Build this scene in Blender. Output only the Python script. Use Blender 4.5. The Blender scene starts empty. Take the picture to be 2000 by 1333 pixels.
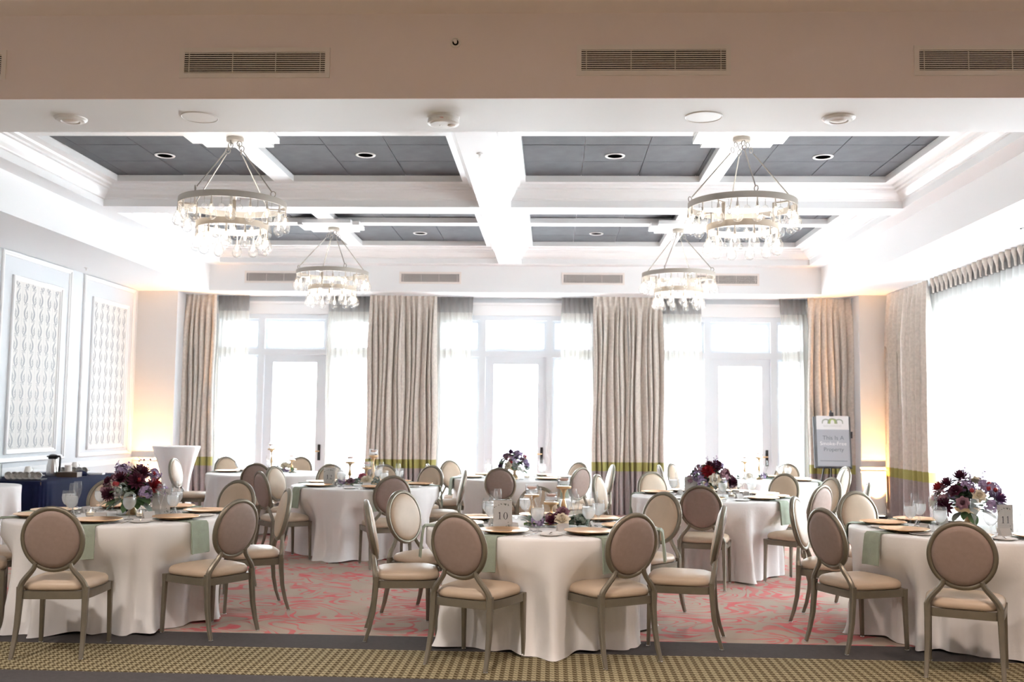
import bpy, math, random
from mathutils import Vector, Matrix
PI = math.pi
random.seed(7)
C = bpy.context.scene.collection
scene = bpy.context.scene
# ------------------------------------------------------------------ camera
CAM_H = 1.48
cam_d = bpy.data.cameras.new('camera'); cam = bpy.data.objects.new('camera', cam_d); C.objects.link(cam)
cam_d.sensor_width = 36.0; cam_d.lens = 36.0 * 1950.0 / 2000.0
cam_d.clip_start = 0.05; cam_d.clip_end = 200
# columns: world X, Y, Z axes written in camera coordinates (right, up, forward)
_d = Vector((78.0, -157.5, 1950.0)).normalized()
_r = -0.0085
_x = Vector((1.0, _r, -(78.0 + _r * -157.5) / 1950.0)).normalized()
_u = _d.cross(_x).normalized()
if _u.y < 0: _u = -_u
rot = Matrix(((_x.x, _x.y, -_x.z), (_d.x, _d.y, -_d.z), (_u.x, _u.y, -_u.z)))   # camera axes in world rows
cam.matrix_world = Matrix.Translation((0, 0, CAM_H)) @ rot.to_4x4()
scene.camera = cam
cam_d.dof.use_dof = True; cam_d.dof.focus_distance = 6.9; cam_d.dof.aperture_fstop = 2.8
# ------------------------------------------------------------------ world, light, exposure
SKY = 15.0
w = bpy.data.worlds.new('sky'); scene.world = w; w.use_nodes = True
bg = w.node_tree.nodes['Background']; bg.inputs[0].default_value = (0.87, 0.94, 1.0, 1); bg.inputs[1].default_value = SKY
vs = scene.view_settings
vs.view_transform = 'Standard'; vs.look = 'None'; vs.exposure = 0.62; vs.gamma = 1.0; vs.use_curve_mapping = False
cy = scene.cycles
cy.use_denoising = True
cy.max_bounces = 7; cy.diffuse_bounces = 5; cy.glossy_bounces = 3; cy.transmission_bounces = 6; cy.transparent_max_bounces = 16
cy.use_adaptive_sampling = True; cy.adaptive_threshold = 0.15; cy.adaptive_min_samples = 16; cy.use_light_tree = False
cy.caustics_reflective = False; cy.caustics_refractive = False
cy.sample_clamp_indirect = 6.0; cy.blur_glossy = 0.5

def portal(loc, sx, sy, rot):
    l = bpy.data.lights.new('window_daylight', 'AREA'); l.shape = 'RECTANGLE'; l.size = sx; l.size_y = sy
    l.cycles.is_portal = True
    o = bpy.data.objects.new('window_daylight', l); C.objects.link(o); o.location = loc; o.rotation_euler = rot
for (xa, xb) in ((-5.62, -2.9), (-1.95, 0.75), (1.7, 4.15)):
    portal(((xa + xb) / 2, 16.47, 1.62), xb - xa, 3.2, (-PI / 2, 0, 0))
portal((5.62, 10.92, 1.68), 2.9, 6.7, (0, PI / 2, 0))
# warm recessed lamps of the dim foyer ceiling this side of the header
for (x, y) in ((-4.0, 3.6), (-0.8, 3.6), (2.6, 3.6), (-2.4, 0.6), (1.4, 0.6)):
    l = bpy.data.lights.new('foyer_lamp', 'SPOT'); l.energy = 290; l.color = (1.0, 0.90, 0.84) if x < 0 else (1.0, 0.80, 0.69); l.shadow_soft_size = 0.12
    l.spot_size = 2.5; l.spot_blend = 0.9
    o = bpy.data.objects.new('foyer_lamp', l); C.objects.link(o); o.location = (x, y, 4.0)

# ------------------------------------------------------------------ materials
MATS = {}
def mat(name, col, rough=0.6, metal=0.0, bump=None, var=None, spec=None, sheen=0.0, emit=None, alpha=None):
    m = bpy.data.materials.new(name); m.use_nodes = True; nt = m.node_tree; b = nt.nodes['Principled BSDF']
    b.inputs['Base Color'].default_value = (*col, 1); b.inputs['Roughness'].default_value = rough; b.inputs['Metallic'].default_value = metal
    if spec is not None: b.inputs['Specular IOR Level'].default_value = spec
    if sheen: b.inputs['Sheen Weight'].default_value = sheen
    if emit: b.inputs['Emission Color'].default_value = (*emit[0], 1); b.inputs['Emission Strength'].default_value = emit[1]
    tc = None
    if bump or var: tc = nt.nodes.new('ShaderNodeTexCoord')
    if var:       # (scale, amount)
        n = nt.nodes.new('ShaderNodeTexNoise'); n.inputs['Scale'].default_value = var[0]; n.inputs['Detail'].default_value = 3
        nt.links.new(tc.outputs['Object'], n.inputs['Vector'])
        r = nt.nodes.new('ShaderNodeMapRange'); r.inputs[1].default_value = 0.3; r.inputs[2].default_value = 0.7
        r.inputs[3].default_value = 1 - var[1]; r.inputs[4].default_value = 1 + var[1]
        nt.links.new(n.outputs[0], r.inputs[0])
        mx = nt.nodes.new('ShaderNodeVectorMath'); mx.operation = 'SCALE'; mx.inputs[0].default_value = col
        nt.links.new(r.outputs[0], mx.inputs['Scale']); nt.links.new(mx.outputs[0], b.inputs['Base Color'])
    if bump:      # (scale, strength)
        n = nt.nodes.new('ShaderNodeTexNoise'); n.inputs['Scale'].default_value = bump[0]; n.inputs['Detail'].default_value = 4
        nt.links.new(tc.outputs['Object'], n.inputs['Vector'])
        bp = nt.nodes.new('ShaderNodeBump'); bp.inputs['Strength'].default_value = bump[1]; bp.inputs['Distance'].default_value = 0.01
        nt.links.new(n.outputs[0], bp.inputs['Height']); nt.links.new(bp.outputs[0], b.inputs['Normal'])
    MATS[name] = m; return m

def math_node(nt, op, a, b=None):
    n = nt.nodes.new('ShaderNodeMath'); n.operation = op
    for i, v in enumerate((a, b)):
        if v is None: continue
        if isinstance(v, (int, float)): n.inputs[i].default_value = v
        else: nt.links.new(v, n.inputs[i])
    return n.outputs[0]

def thin_glass(name, tint=(1, 1, 1), gloss=0.9, haze=0.0, edge=0.85):
    m = bpy.data.materials.new(name); m.use_nodes = True; nt = m.node_tree; nt.nodes.clear()
    out = nt.nodes.new('ShaderNodeOutputMaterial'); t = nt.nodes.new('ShaderNodeBsdfTransparent'); t.inputs[0].default_value = (*tint, 1)
    g = nt.nodes.new('ShaderNodeBsdfGlossy'); g.inputs['Roughness'].default_value = 0.04; g.inputs[0].default_value = (gloss, gloss, gloss, 1)
    lw = nt.nodes.new('ShaderNodeLayerWeight'); lw.inputs[0].default_value = 0.5
    f4 = math_node(nt, 'POWER', lw.outputs['Facing'], 4.0)
    em = nt.nodes.new('ShaderNodeMix'); em.data_type = 'RGBA'; nt.links.new(math_node(nt, 'POWER', lw.outputs['Facing'], 2.5), em.inputs[0]); em.inputs[6].default_value = (*tint, 1); em.inputs[7].default_value = (tint[0] * edge, tint[1] * edge, tint[2] * edge, 1); nt.links.new(em.outputs[2], t.inputs[0])  # tint greys toward the rims, standing in for dark refraction in thick glass
    first = t.outputs[0]
    if haze:
        tr = nt.nodes.new('ShaderNodeBsdfTranslucent'); tr.inputs[0].default_value = (0.98, 0.96, 0.93, 1)  # white mixed in to stand for bright windows refracted by the glass
        h = nt.nodes.new('ShaderNodeMixShader'); nt.links.new(math_node(nt, 'ADD', math_node(nt, 'MULTIPLY', f4, 0.10), haze), h.inputs[0])
        nt.links.new(t.outputs[0], h.inputs[1]); nt.links.new(tr.outputs[0], h.inputs[2]); first = h.outputs[0]
    mx = nt.nodes.new('ShaderNodeMixShader'); nt.links.new(math_node(nt, 'ADD', math_node(nt, 'MULTIPLY', f4, 0.30), 0.04), mx.inputs[0]); nt.links.new(first, mx.inputs[1]); nt.links.new(g.outputs[0], mx.inputs[2])
    nt.links.new(mx.outputs[0], out.inputs[0]); MATS[name] = m; return m

def solid_glass(name, ior, col=(1, 1, 1)):
    m = bpy.data.materials.new(name); m.use_nodes = True; nt = m.node_tree; nt.nodes.clear()
    out = nt.nodes.new('ShaderNodeOutputMaterial'); g = nt.nodes.new('ShaderNodeBsdfGlass'); g.inputs['IOR'].default_value = ior; g.inputs['Roughness'].default_value = 0.0
    g.inputs[0].default_value = (*col, 1)
    nt.links.new(g.outputs[0], out.inputs[0]); MATS[name] = m; return m

def sheer(name, col, clear):
    m = bpy.data.materials.new(name); m.use_nodes = True; nt = m.node_tree; nt.nodes.clear()
    out = nt.nodes.new('ShaderNodeOutputMaterial'); t = nt.nodes.new('ShaderNodeBsdfTransparent')
    d = nt.nodes.new('ShaderNodeBsdfDiffuse'); d.inputs[0].default_value = (*col, 1)
    tl = nt.nodes.new('ShaderNodeBsdfTranslucent'); tl.inputs[0].default_value = (*col, 1)
    a = nt.nodes.new('ShaderNodeMixShader'); a.inputs[0].default_value = 0.5; nt.links.new(d.outputs[0], a.inputs[1]); nt.links.new(tl.outputs[0], a.inputs[2])
    b = nt.nodes.new('ShaderNodeMixShader'); b.inputs[0].default_value = 1 - clear; nt.links.new(t.outputs[0], b.inputs[1]); nt.links.new(a.outputs[0], b.inputs[2])
    nt.links.new(b.outputs[0], out.inputs[0]); MATS[name] = m; return m

mat('white_paint', (0.89, 0.90, 0.91), 0.55, bump=(60, 0.03))
mat('wall_paint', (0.66, 0.685, 0.71), 0.6, bump=(50, 0.03))
mat('header_paint', (0.87, 0.77, 0.745), 0.6, bump=(50, 0.03))
mat('trim_paint', (0.88, 0.88, 0.88), 0.35)
mat('frame_paint', (0.80, 0.84, 0.88), 0.4)
mat('grey_tile', (0.095, 0.098, 0.108), 0.75, bump=(220, 0.15), var=(6, 0.12))
mat('tile_grid', (0.55, 0.55, 0.57), 0.6)
mat('vent_metal', (0.84, 0.78, 0.74), 0.45)
mat('duct_dark', (0.006, 0.005, 0.005), 0.9, spec=0.0)
mat('plastic_white', (0.82, 0.81, 0.80), 0.4)
mat('red_print', (0.6, 0.06, 0.06), 0.5)
mat('smoked', (0.03, 0.03, 0.035), 0.3)
mat('nickel', (0.30, 0.28, 0.25), 0.35, metal=0.6)
mat('ring_metal', (0.42, 0.38, 0.33), 0.42, metal=0.35)
mat('chair_metal', (0.215, 0.19, 0.145), 0.36, metal=0.5, var=(14, 0.06))
mat('chair_vinyl', (0.52, 0.405, 0.295), 0.42, var=(9, 0.05), bump=(260, 0.05))
mat('chair_back_cloth', (0.30, 0.222, 0.188), 0.62, var=(40, 0.05), bump=(420, 0.08))
mat('chrome', (0.8, 0.8, 0.8), 0.15, metal=1.0)
mat('linen', (0.86, 0.845, 0.83), 0.6, bump=(9, 0.40), var=(2.5, 0.02))
mat('spandex', (0.84, 0.84, 0.84), 0.5)
mat('sage', (0.30, 0.345, 0.27), 0.8, bump=(90, 0.12), var=(20, 0.06))
mat('navy', (0.007, 0.011, 0.040), 0.8, spec=0.15, bump=(20, 0.1))
mat('wood_dark', (0.10, 0.06, 0.035), 0.5)
mat('gold', (0.80, 0.50, 0.26), 0.28, metal=0.85)
mat('gold_pale', (0.72, 0.50, 0.28), 0.35, metal=0.7)
mat('china', (0.82, 0.79, 0.75), 0.25)
mat('silver', (0.8, 0.79, 0.78), 0.2, metal=1.0)
mat('ink', (0.035, 0.035, 0.04), 0.7)
mat('ink_leaf', (0.16, 0.18, 0.15), 0.8)
mat('wax_pink', (0.80, 0.52, 0.44), 0.6)
mat('wax_cream', (0.85, 0.76, 0.62), 0.6)
mat('drape_beige', (0.60, 0.545, 0.49), 0.8, var=(26, 0.10), bump=(120, 0.1))
mat('drape_olive', (0.33, 0.31, 0.10), 0.8)
mat('drape_mauve', (0.33, 0.28, 0.275), 0.8, var=(26, 0.06))
mat('wallpaper', (0.72, 0.70, 0.67), 0.7)
mat('scroll_ink', (0.30, 0.31, 0.325), 0.55)
mat('carpet_dark', (0.062, 0.056, 0.056), 0.95, bump=(300, 0.3), var=(30, 0.10))
mat('black_metal', (0.018, 0.018, 0.02), 0.45)
mat('easel_grey', (0.13, 0.14, 0.15), 0.5)
mat('sign_white', (0.90, 0.91, 0.93), 0.5)
mat('sign_grey', (0.46, 0.49, 0.54), 0.5)
mat('sign_ink', (0.16, 0.18, 0.22), 0.6)
mat('sign_faint', (0.66, 0.67, 0.68), 0.6)
mat('sign_green', (0.45, 0.56, 0.20), 0.6)
mat('sign_sage', (0.40, 0.44, 0.40), 0.6)
mat('sign_bright', (0.92, 0.92, 0.92), 0.5)
mat('steel', (0.62, 0.60, 0.58), 0.25, metal=0.9)
mat('filament', (1, 0.9, 0.75), 0.5, emit=((1.0, 0.80, 0.58), 14.0))
MATS['filament'].cycles.emission_sampling = 'NONE'     # its light is carried by the lamp inside each chandelier
mat('lamp_socket', (0.58, 0.52, 0.46), 0.4, metal=0.4)
mat('downlight_black', (0.001, 0.001, 0.001), 1.0, spec=0.0)
mat('leaf_green', (0.075, 0.14, 0.055), 0.5, var=(30, 0.2))
mat('leaf_fresh', (0.16, 0.30, 0.06), 0.5)
mat('leaf_dusty', (0.22, 0.27, 0.23), 0.7, var=(30, 0.15))
mat('leaf_eucalyptus', (0.12, 0.18, 0.135), 0.55, var=(20, 0.2))
mat('bloom_cream', (0.82, 0.74, 0.60), 0.6)
mat('bloom_lilac', (0.36, 0.27, 0.44), 0.6, var=(40, 0.12))
mat('bloom_mauve', (0.36, 0.20, 0.25), 0.6, var=(40, 0.1))
mat('bloom_plum', (0.085, 0.012, 0.035), 0.55, var=(40, 0.2))
mat('bloom_purple', (0.12, 0.05, 0.14), 0.55, var=(40, 0.2))
mat('bloom_red', (0.30, 0.012, 0.02), 0.5)
mat('bloom_pink', (0.62, 0.20, 0.26), 0.6)
thin_glass('clear_glass', haze=0.05, edge=0.45); thin_glass('pane_glass', (0.97, 0.98, 0.98), 0.8); thin_glass('smoke_glass', (0.25, 0.25, 0.28), 0.9)
thin_glass('acrylic', (0.97, 0.97, 0.97)); thin_glass('water', (0.96, 0.97, 0.98), 0.9, 0.32)
thin_glass('crystal', (0.95, 0.95, 0.95), 1.0, 0.06, 0.4)
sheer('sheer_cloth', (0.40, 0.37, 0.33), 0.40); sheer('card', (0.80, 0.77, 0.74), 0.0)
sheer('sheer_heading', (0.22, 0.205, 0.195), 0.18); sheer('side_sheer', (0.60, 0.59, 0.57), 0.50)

def carpet_floral():
    m = bpy.data.materials.new('carpet_floral'); m.use_nodes = True; nt = m.node_tree; b = nt.nodes['Principled BSDF']; b.inputs['Roughness'].default_value = 0.95
    b.inputs['Specular IOR Level'].default_value = 0.1
    tc = nt.nodes.new('ShaderNodeTexCoord'); mp = nt.nodes.new('ShaderNodeMapping'); mp.inputs['Scale'].default_value = (0.95, 1.25, 1)
    nt.links.new(tc.outputs['Object'], mp.inputs[0])
    n = nt.nodes.new('ShaderNodeTexNoise'); n.inputs['Scale'].default_value = 1.7; n.inputs['Detail'].default_value = 0.6; n.inputs['Distortion'].default_value = 1.7
    nt.links.new(mp.outputs[0], n.inputs['Vector'])
    f = math_node(nt, 'FRACT', math_node(nt, 'MULTIPLY', n.outputs[0], 7.0))
    s = math_node(nt, 'ABSOLUTE', math_node(nt, 'SUBTRACT', f, 0.5))
    n2 = nt.nodes.new('ShaderNodeTexNoise'); n2.inputs['Scale'].default_value = 2.4; n2.inputs['Detail'].default_value = 1.0
    nt.links.new(mp.outputs[0], n2.inputs['Vector'])
    wdt = math_node(nt, 'MULTIPLY', math_node(nt, 'SUBTRACT', n2.outputs[0], 0.33), 0.98)
    k = math_node(nt, 'SUBTRACT', wdt, s)
    r = nt.nodes.new('ShaderNodeMapRange'); r.inputs[1].default_value = -0.03; r.inputs[2].default_value = 0.04; nt.links.new(k, r.inputs[0])
    n3 = nt.nodes.new('ShaderNodeTexNoise'); n3.inputs['Scale'].default_value = 5; nt.links.new(mp.outputs[0], n3.inputs['Vector'])
    r3 = nt.nodes.new('ShaderNodeMapRange'); r3.inputs[1].default_value = 0.3; r3.inputs[2].default_value = 0.65; r3.inputs[3].default_value = 0.45; nt.links.new(n3.outputs[0], r3.inputs[0])
    fac = math_node(nt, 'MULTIPLY', r.outputs[0], r3.outputs[0])
    mx = nt.nodes.new('ShaderNodeMix'); mx.data_type = 'RGBA'; nt.links.new(fac, mx.inputs[0])
    mx.inputs[6].default_value = (0.45, 0.365, 0.30, 1); mx.inputs[7].default_value = (0.60, 0.13, 0.145, 1)
    nt.links.new(mx.outputs[2], b.inputs['Base Color'])
    nb = nt.nodes.new('ShaderNodeTexNoise'); nb.inputs['Scale'].default_value = 260; nt.links.new(tc.outputs['Object'], nb.inputs['Vector'])
    bp = nt.nodes.new('ShaderNodeBump'); bp.inputs['Strength'].default_value = 0.25; nt.links.new(nb.outputs[0], bp.inputs['Height']); nt.links.new(bp.outputs[0], b.inputs['Normal'])
    MATS['carpet_floral'] = m
carpet_floral()

def houndstooth():
    m = bpy.data.materials.new('carpet_houndstooth'); m.use_nodes = True; nt = m.node_tree; b = nt.nodes['Principled BSDF']; b.inputs['Roughness'].default_value = 0.95
    b.inputs['Specular IOR Level'].default_value = 0.1
    tc = nt.nodes.new('ShaderNodeTexCoord'); sp = nt.nodes.new('ShaderNodeSeparateXYZ'); nt.links.new(tc.outputs['Object'], sp.inputs[0])
    x = math_node(nt, 'FLOOR', math_node(nt, 'MULTIPLY', math_node(nt, 'ADD', sp.outputs[0], 50.0), 150.0))
    y = math_node(nt, 'FLOOR', math_node(nt, 'MULTIPLY', math_node(nt, 'ADD', sp.outputs[1], 50.0), 150.0))
    tw = math_node(nt, 'LESS_THAN', math_node(nt, 'MODULO', math_node(nt, 'ADD', x, y), 4.0), 2.0)
    wx = math_node(nt, 'MODULO', math_node(nt, 'FLOOR', math_node(nt, 'DIVIDE', x, 4.0)), 2.0)
    wy = math_node(nt, 'MODULO', math_node(nt, 'FLOOR', math_node(nt, 'DIVIDE', y, 4.0)), 2.0)
    a = math_node(nt, 'MULTIPLY', tw, wx)
    c = math_node(nt, 'MULTIPLY', math_node(nt, 'SUBTRACT', 1.0, tw), wy)
    fac = math_node(nt, 'ADD', a, c)
    mx = nt.nodes.new('ShaderNodeMix'); mx.data_type = 'RGBA'; nt.links.new(fac, mx.inputs[0])
    mx.inputs[6].default_value = (0.085, 0.062, 0.030, 1); mx.inputs[7].default_value = (0.36, 0.31, 0.19, 1)
    nt.links.new(mx.outputs[2], b.inputs['Base Color']); MATS['carpet_houndstooth'] = m
houndstooth()

# ------------------------------------------------------------------ mesh helpers
class MB:
    def __init__(s): s.v = []; s.f = []
    def box(s, x0, x1, y0, y1, z0, z1):
        b = len(s.v)
        s.v += [(x0, y0, z0), (x1, y0, z0), (x1, y1, z0), (x0, y1, z0), (x0, y0, z1), (x1, y0, z1), (x1, y1, z1), (x0, y1, z1)]
        s.f += [tuple(b + i for i in q) for q in ((0, 3, 2, 1), (4, 5, 6, 7), (0, 1, 5, 4), (1, 2, 6, 5), (2, 3, 7, 6), (3, 0, 4, 7))]
        return s
    def grid(s, rows, cu=False, cap=False):     # rows of equal length; cu: close each row
        b = len(s.v); n = len(rows[0])
        for r in rows: s.v += [tuple(p) for p in r]
        for i in range(len(rows) - 1):
            for j in range(n if cu else n - 1):
                k = (j + 1) % n
                s.f.append((b + i * n + j, b + i * n + k, b + (i + 1) * n + k, b + (i + 1) * n + j))
        if cap:
            s.f.append(tuple(b + j for j in reversed(range(n)))); e = b + (len(rows) - 1) * n
            s.f.append(tuple(e + j for j in range(n)))
        return s
    def lathe(s, prof, n=20, c=(0, 0, 0), cap=False):
        rows = [[(c[0] + r * math.cos(2 * PI * j / n), c[1] + r * math.sin(2 * PI * j / n), c[2] + z) for j in range(n)] for r, z in prof]
        return s.grid(rows, True, cap)
    def tube(s, path, rad, n=8, rb=None, cap=True):
        P = [Vector(p) for p in path]; rows = []
        up = None
        for i, p in enumerate(P):
            t = (P[min(i + 1, len(P) - 1)] - P[max(i - 1, 0)]).normalized()
            if up is None: up = Vector((0, 0, 1)) if abs(t.z) < 0.9 else Vector((0, 1, 0))
            a = t.cross(up).normalized(); bb = a.cross(t).normalized(); up = bb
            r1 = rad[i] if isinstance(rad, (list, tuple)) else rad
            r2 = r1 if rb is None else (rb[i] if isinstance(rb, (list, tuple)) else rb)
            rows.append([p + a * (r1 * math.cos(2 * PI * j / n)) + bb * (r2 * math.sin(2 * PI * j / n)) for j in range(n)])
        return s.grid(rows, True, cap)
    def poly(s, pts):
        b = len(s.v); s.v += [tuple(p) for p in pts]; s.f.append(tuple(range(b, b + len(pts)))); return s
    def prism(s, pts, z0, z1):
        n = len(pts); b = len(s.v)
        s.v += [(p[0], p[1], z0) for p in pts] + [(p[0], p[1], z1) for p in pts]
        s.f.append(tuple(b + i for i in reversed(range(n)))); s.f.append(tuple(b + n + i for i in range(n)))
        for i in range(n): k = (i + 1) % n; s.f.append((b + i, b + k, b + n + k, b + n + i))
        return s
    def xform(s, M, start=0):
        s.v[start:] = [tuple(M @ Vector(p)) for p in s.v[start:]]; return s
    def mesh(s, m, smooth=False):
        me = bpy.data.meshes.new('mesh'); me.from_pydata(s.v, [], s.f); me.update()
        if smooth:
            me.polygons.foreach_set('use_smooth', [True] * len(me.polygons))
            if smooth != 'all':
                try: me.set_sharp_from_angle(angle=math.radians(40))
                except Exception: pass
        me.materials.append(MATS[m]); return me
def obj(name, me, parent=None, loc=None, rot=None, scale=None):
    o = bpy.data.objects.new(name, me); C.objects.link(o)
    if parent: o.parent = parent
    if loc: o.location = loc
    if rot: o.rotation_euler = rot
    if scale: o.scale = (scale,) * 3 if isinstance(scale, (int, float)) else scale
    return o
def tag(o, label, cat, group=None):
    o['label'] = label; o['category'] = cat
    if group: o['group'] = group
    return o
def thing(name, label, cat, loc=(0, 0, 0), rz=0.0, group=None):
    o = obj(name, None, None, loc, (0, 0, rz)); o.empty_display_size = 0.1
    return tag(o, label, cat, group)
def copy_tree(src, parent=None):
    o = src.copy(); C.objects.link(o)
    if parent is not None: o.parent = parent
    for ch in KIDS.get(src.name, ()): copy_tree(ch, o)
    return o
KIDS = {}
def keep(root):     # remember a thing's tree so that it can be copied
    for o in [root] + list(root.children_recursive): KIDS[o.name] = list(o.children)
    return root
def struct(name, me, parent=None, loc=None):
    o = obj(name, me, parent, loc)
    if parent is None: o['kind'] = 'structure'
    return o
def text_mesh(s, size, m, depth=0.0):
    cu = bpy.data.curves.new('t', 'FONT'); cu.body = s; cu.size = size; cu.align_x = 'CENTER'; cu.extrude = depth; cu.resolution_u = 4
    o = bpy.data.objects.new('t', cu); C.objects.link(o)
    me = bpy.data.meshes.new_from_object(o.evaluated_get(bpy.context.evaluated_depsgraph_get()))
    bpy.data.objects.remove(o); me.materials.clear(); me.materials.append(MATS[m]); return me

# ------------------------------------------------------------------ the room
XL, XR, YB, YF, YN = -6.65, 5.45, 16.35, 6.13, -4.0
ZS, ZL, ZF, ZT = 3.5, 3.92, 4.15, 4.22      # soffit, ledge, coffer frame, tiles
floor = struct('floor', MB().box(XL - 0.2, XR + 0.2, 6.95, YB + 0.3, -0.1, 0).mesh('carpet_floral'))
struct('carpet_border', MB().box(XL - 0.2, XR + 0.2, 6.54, 6.95, -0.1, 0).mesh('carpet_dark'), floor)
struct('carpet_band', MB().box(XL - 0.2, XR + 0.2, 5.84, 6.54, -0.1, 0).mesh('carpet_houndstooth'), floor)
struct('carpet_border', MB().box(XL - 0.2, XR + 0.2, 5.45, 5.84, -0.1, 0).mesh('carpet_dark'), floor)
struct('carpet_field', MB().box(XL - 0.2, XR + 0.2, YN - 0.2, 5.45, -0.1, 0).mesh('carpet_houndstooth'), floor)

struct('wall_left', MB().box(XL - 0.2, XL, YN, YB, 0, 4.5).mesh('wall_paint'))
wl = bpy.data.objects['wall_left']
struct('wall_near', MB().box(XL - 0.2, XR + 0.2, YN - 0.2, YN, 0, 4.5).mesh('header_paint'))
UNITS = ((-5.62, -2.9, -4.77, -3.76), (-1.95, 0.75, -1.10, -0.10), (1.7, 4.15, 2.57, 3.54))
wb = MB(); wb.box(XL - 0.2, XR + 0.2, YB, YB + 0.2, 3.21, 4.5)
xs = XL - 0.2
for u in UNITS: wb.box(xs, u[0], YB, YB + 0.2, 0, 3.21); xs = u[1]
wb.box(xs, XR + 0.2, YB, YB + 0.2, 0, 3.21)
wall_back = struct('wall_back', wb.mesh('wall_paint'))
RW = ((7.6, 9.75), (9.85, 12.0), (12.1, 14.25))
wr = MB(); wr.box(XR, XR + 0.2, YN, YB, 3.12, 4.5); wr.box(XR, XR + 0.2, YN, YB, 0, 0.25)
ys = YN
for a, b in RW: wr.box(XR, XR + 0.2, ys, a, 0.25, 3.12); ys = b
wr.box(XR, XR + 0.2, ys, YB, 0.25, 3.12)
wall_right = struct('wall_right', wr.mesh('wall_paint'))
# corner piers beside the window wall, with chair rail and baseboard
pl = struct('pier', MB().box(XL, -6.0, 15.65, YB, 0, ZS).mesh('wall_paint'), wl)
pr = struct('pier', MB().box(4.76, XR, 15.65, YB, 0, ZS).mesh('wall_paint'), wall_right)
for par, x0, x1 in ((pl, XL, -6.0), (pr, 4.76, XR)):
    m = MB()
    for z0, z1, d in ((0.755, 0.775, 0.02), (0.775, 0.815, 0.012), (0.815, 0.84, 0.03)): m.box(x0 - (0 if par is pl else d), x1 + (d if par is pl else 0), 15.65 - d, 15.66, z0, z1)
    obj('chair_rail', m.mesh('trim_paint'), par)
    obj('baseboard', MB().box(x0, x1, 15.63, 15.66, 0, 0.14).mesh('trim_paint'), par)
struct('baseboard_left', MB().box(XL, XL + 0.02, YN, 15.65, 0, 0.14).mesh('trim_paint'))
m = MB()
for z0, z1, d in ((0.755, 0.775, 0.02), (0.775, 0.815, 0.012), (0.815, 0.84, 0.03)): m.box(XL, XL + d, 6.9, 15.65, z0, z1)
struct('trim_1', m.mesh('trim_paint'))

# ---- ceiling: header, soffits, ledge, beams, coffers
ceiling = struct('ceiling', MB().box(XL - 0.2, XR + 0.2, YF, YB + 0.2, 4.3, 4.5).mesh('white_paint'))
obj('near_ceiling', MB().box(XL - 0.2, XR + 0.2, YN - 0.2, YF, 4.05, 4.3).mesh('header_paint'), ceiling)
obj('header_beam', MB().box(XL, XR, YF, 6.85, ZS, 4.3).mesh('white_paint'), ceiling)
obj('header_face', MB().box(XL, XR, YF - 0.012, YF, ZS, 4.06).mesh('header_paint'), ceiling)
obj('side_soffit', MB().box(XL, -5.48, 6.85, YB, ZS, 4.3).mesh('white_paint'), ceiling)
obj('side_soffit', MB().box(4.17, XR, 6.85, YB, ZS, 4.3).mesh('white_paint'), ceiling)
obj('back_soffit', MB().box(-5.48, 4.17, 15.6, YB, ZS, 4.3).mesh('white_paint'), ceiling)
obj('ledge', MB().box(-5.48, -5.24, 6.85, 15.6, ZL, 4.3).mesh('white_paint'), ceiling)
obj('ledge', MB().box(3.93, 4.17, 6.85, 15.6, ZL, 4.3).mesh('white_paint'), ceiling)
obj('ledge', MB().box(-5.24, 3.93, 15.36, 15.6, ZL, 4.3).mesh('white_paint'), ceiling)
obj('ledge', MB().box(-5.24, 3.93, 6.85, 6.95, ZL, 4.3).mesh('white_paint'), ceiling)
obj('main_beam', MB().box(-0.85, -0.49, 6.95, 15.36, ZL, 4.3).mesh('white_paint'), ceiling)
obj('cross_beam', MB().box(-5.24, -0.85, 11.26, 11.63, ZL, 4.3).mesh('white_paint'), ceiling)
obj('cross_beam', MB().box(-0.49, 3.93, 11.26, 11.63, ZL, 4.3).mesh('white_paint'), ceiling)
COFFERS = []
for xa, xb, ka, kb in ((-5.24, -0.85, 1.0, 0.62), (-0.49, 3.93, 0.62, 1.0)):
    for ya, yb in ((6.95, 11.26), (11.63, 15.36)): COFFERS.append((xa, xb, ya, yb, ka, kb))
CROWN = [(0.0, 4.0), (0.02, 4.005), (0.025, 4.02), (0.06, 4.045), (0.09, 4.075), (0.10, 4.095), (0.125, 4.10), (0.13, 4.12), (0.17, 4.13), (0.18, ZF), (0.28, ZF), (0.28, ZT + 0.01)]
TP = 0.633
tile_me = {}
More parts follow.
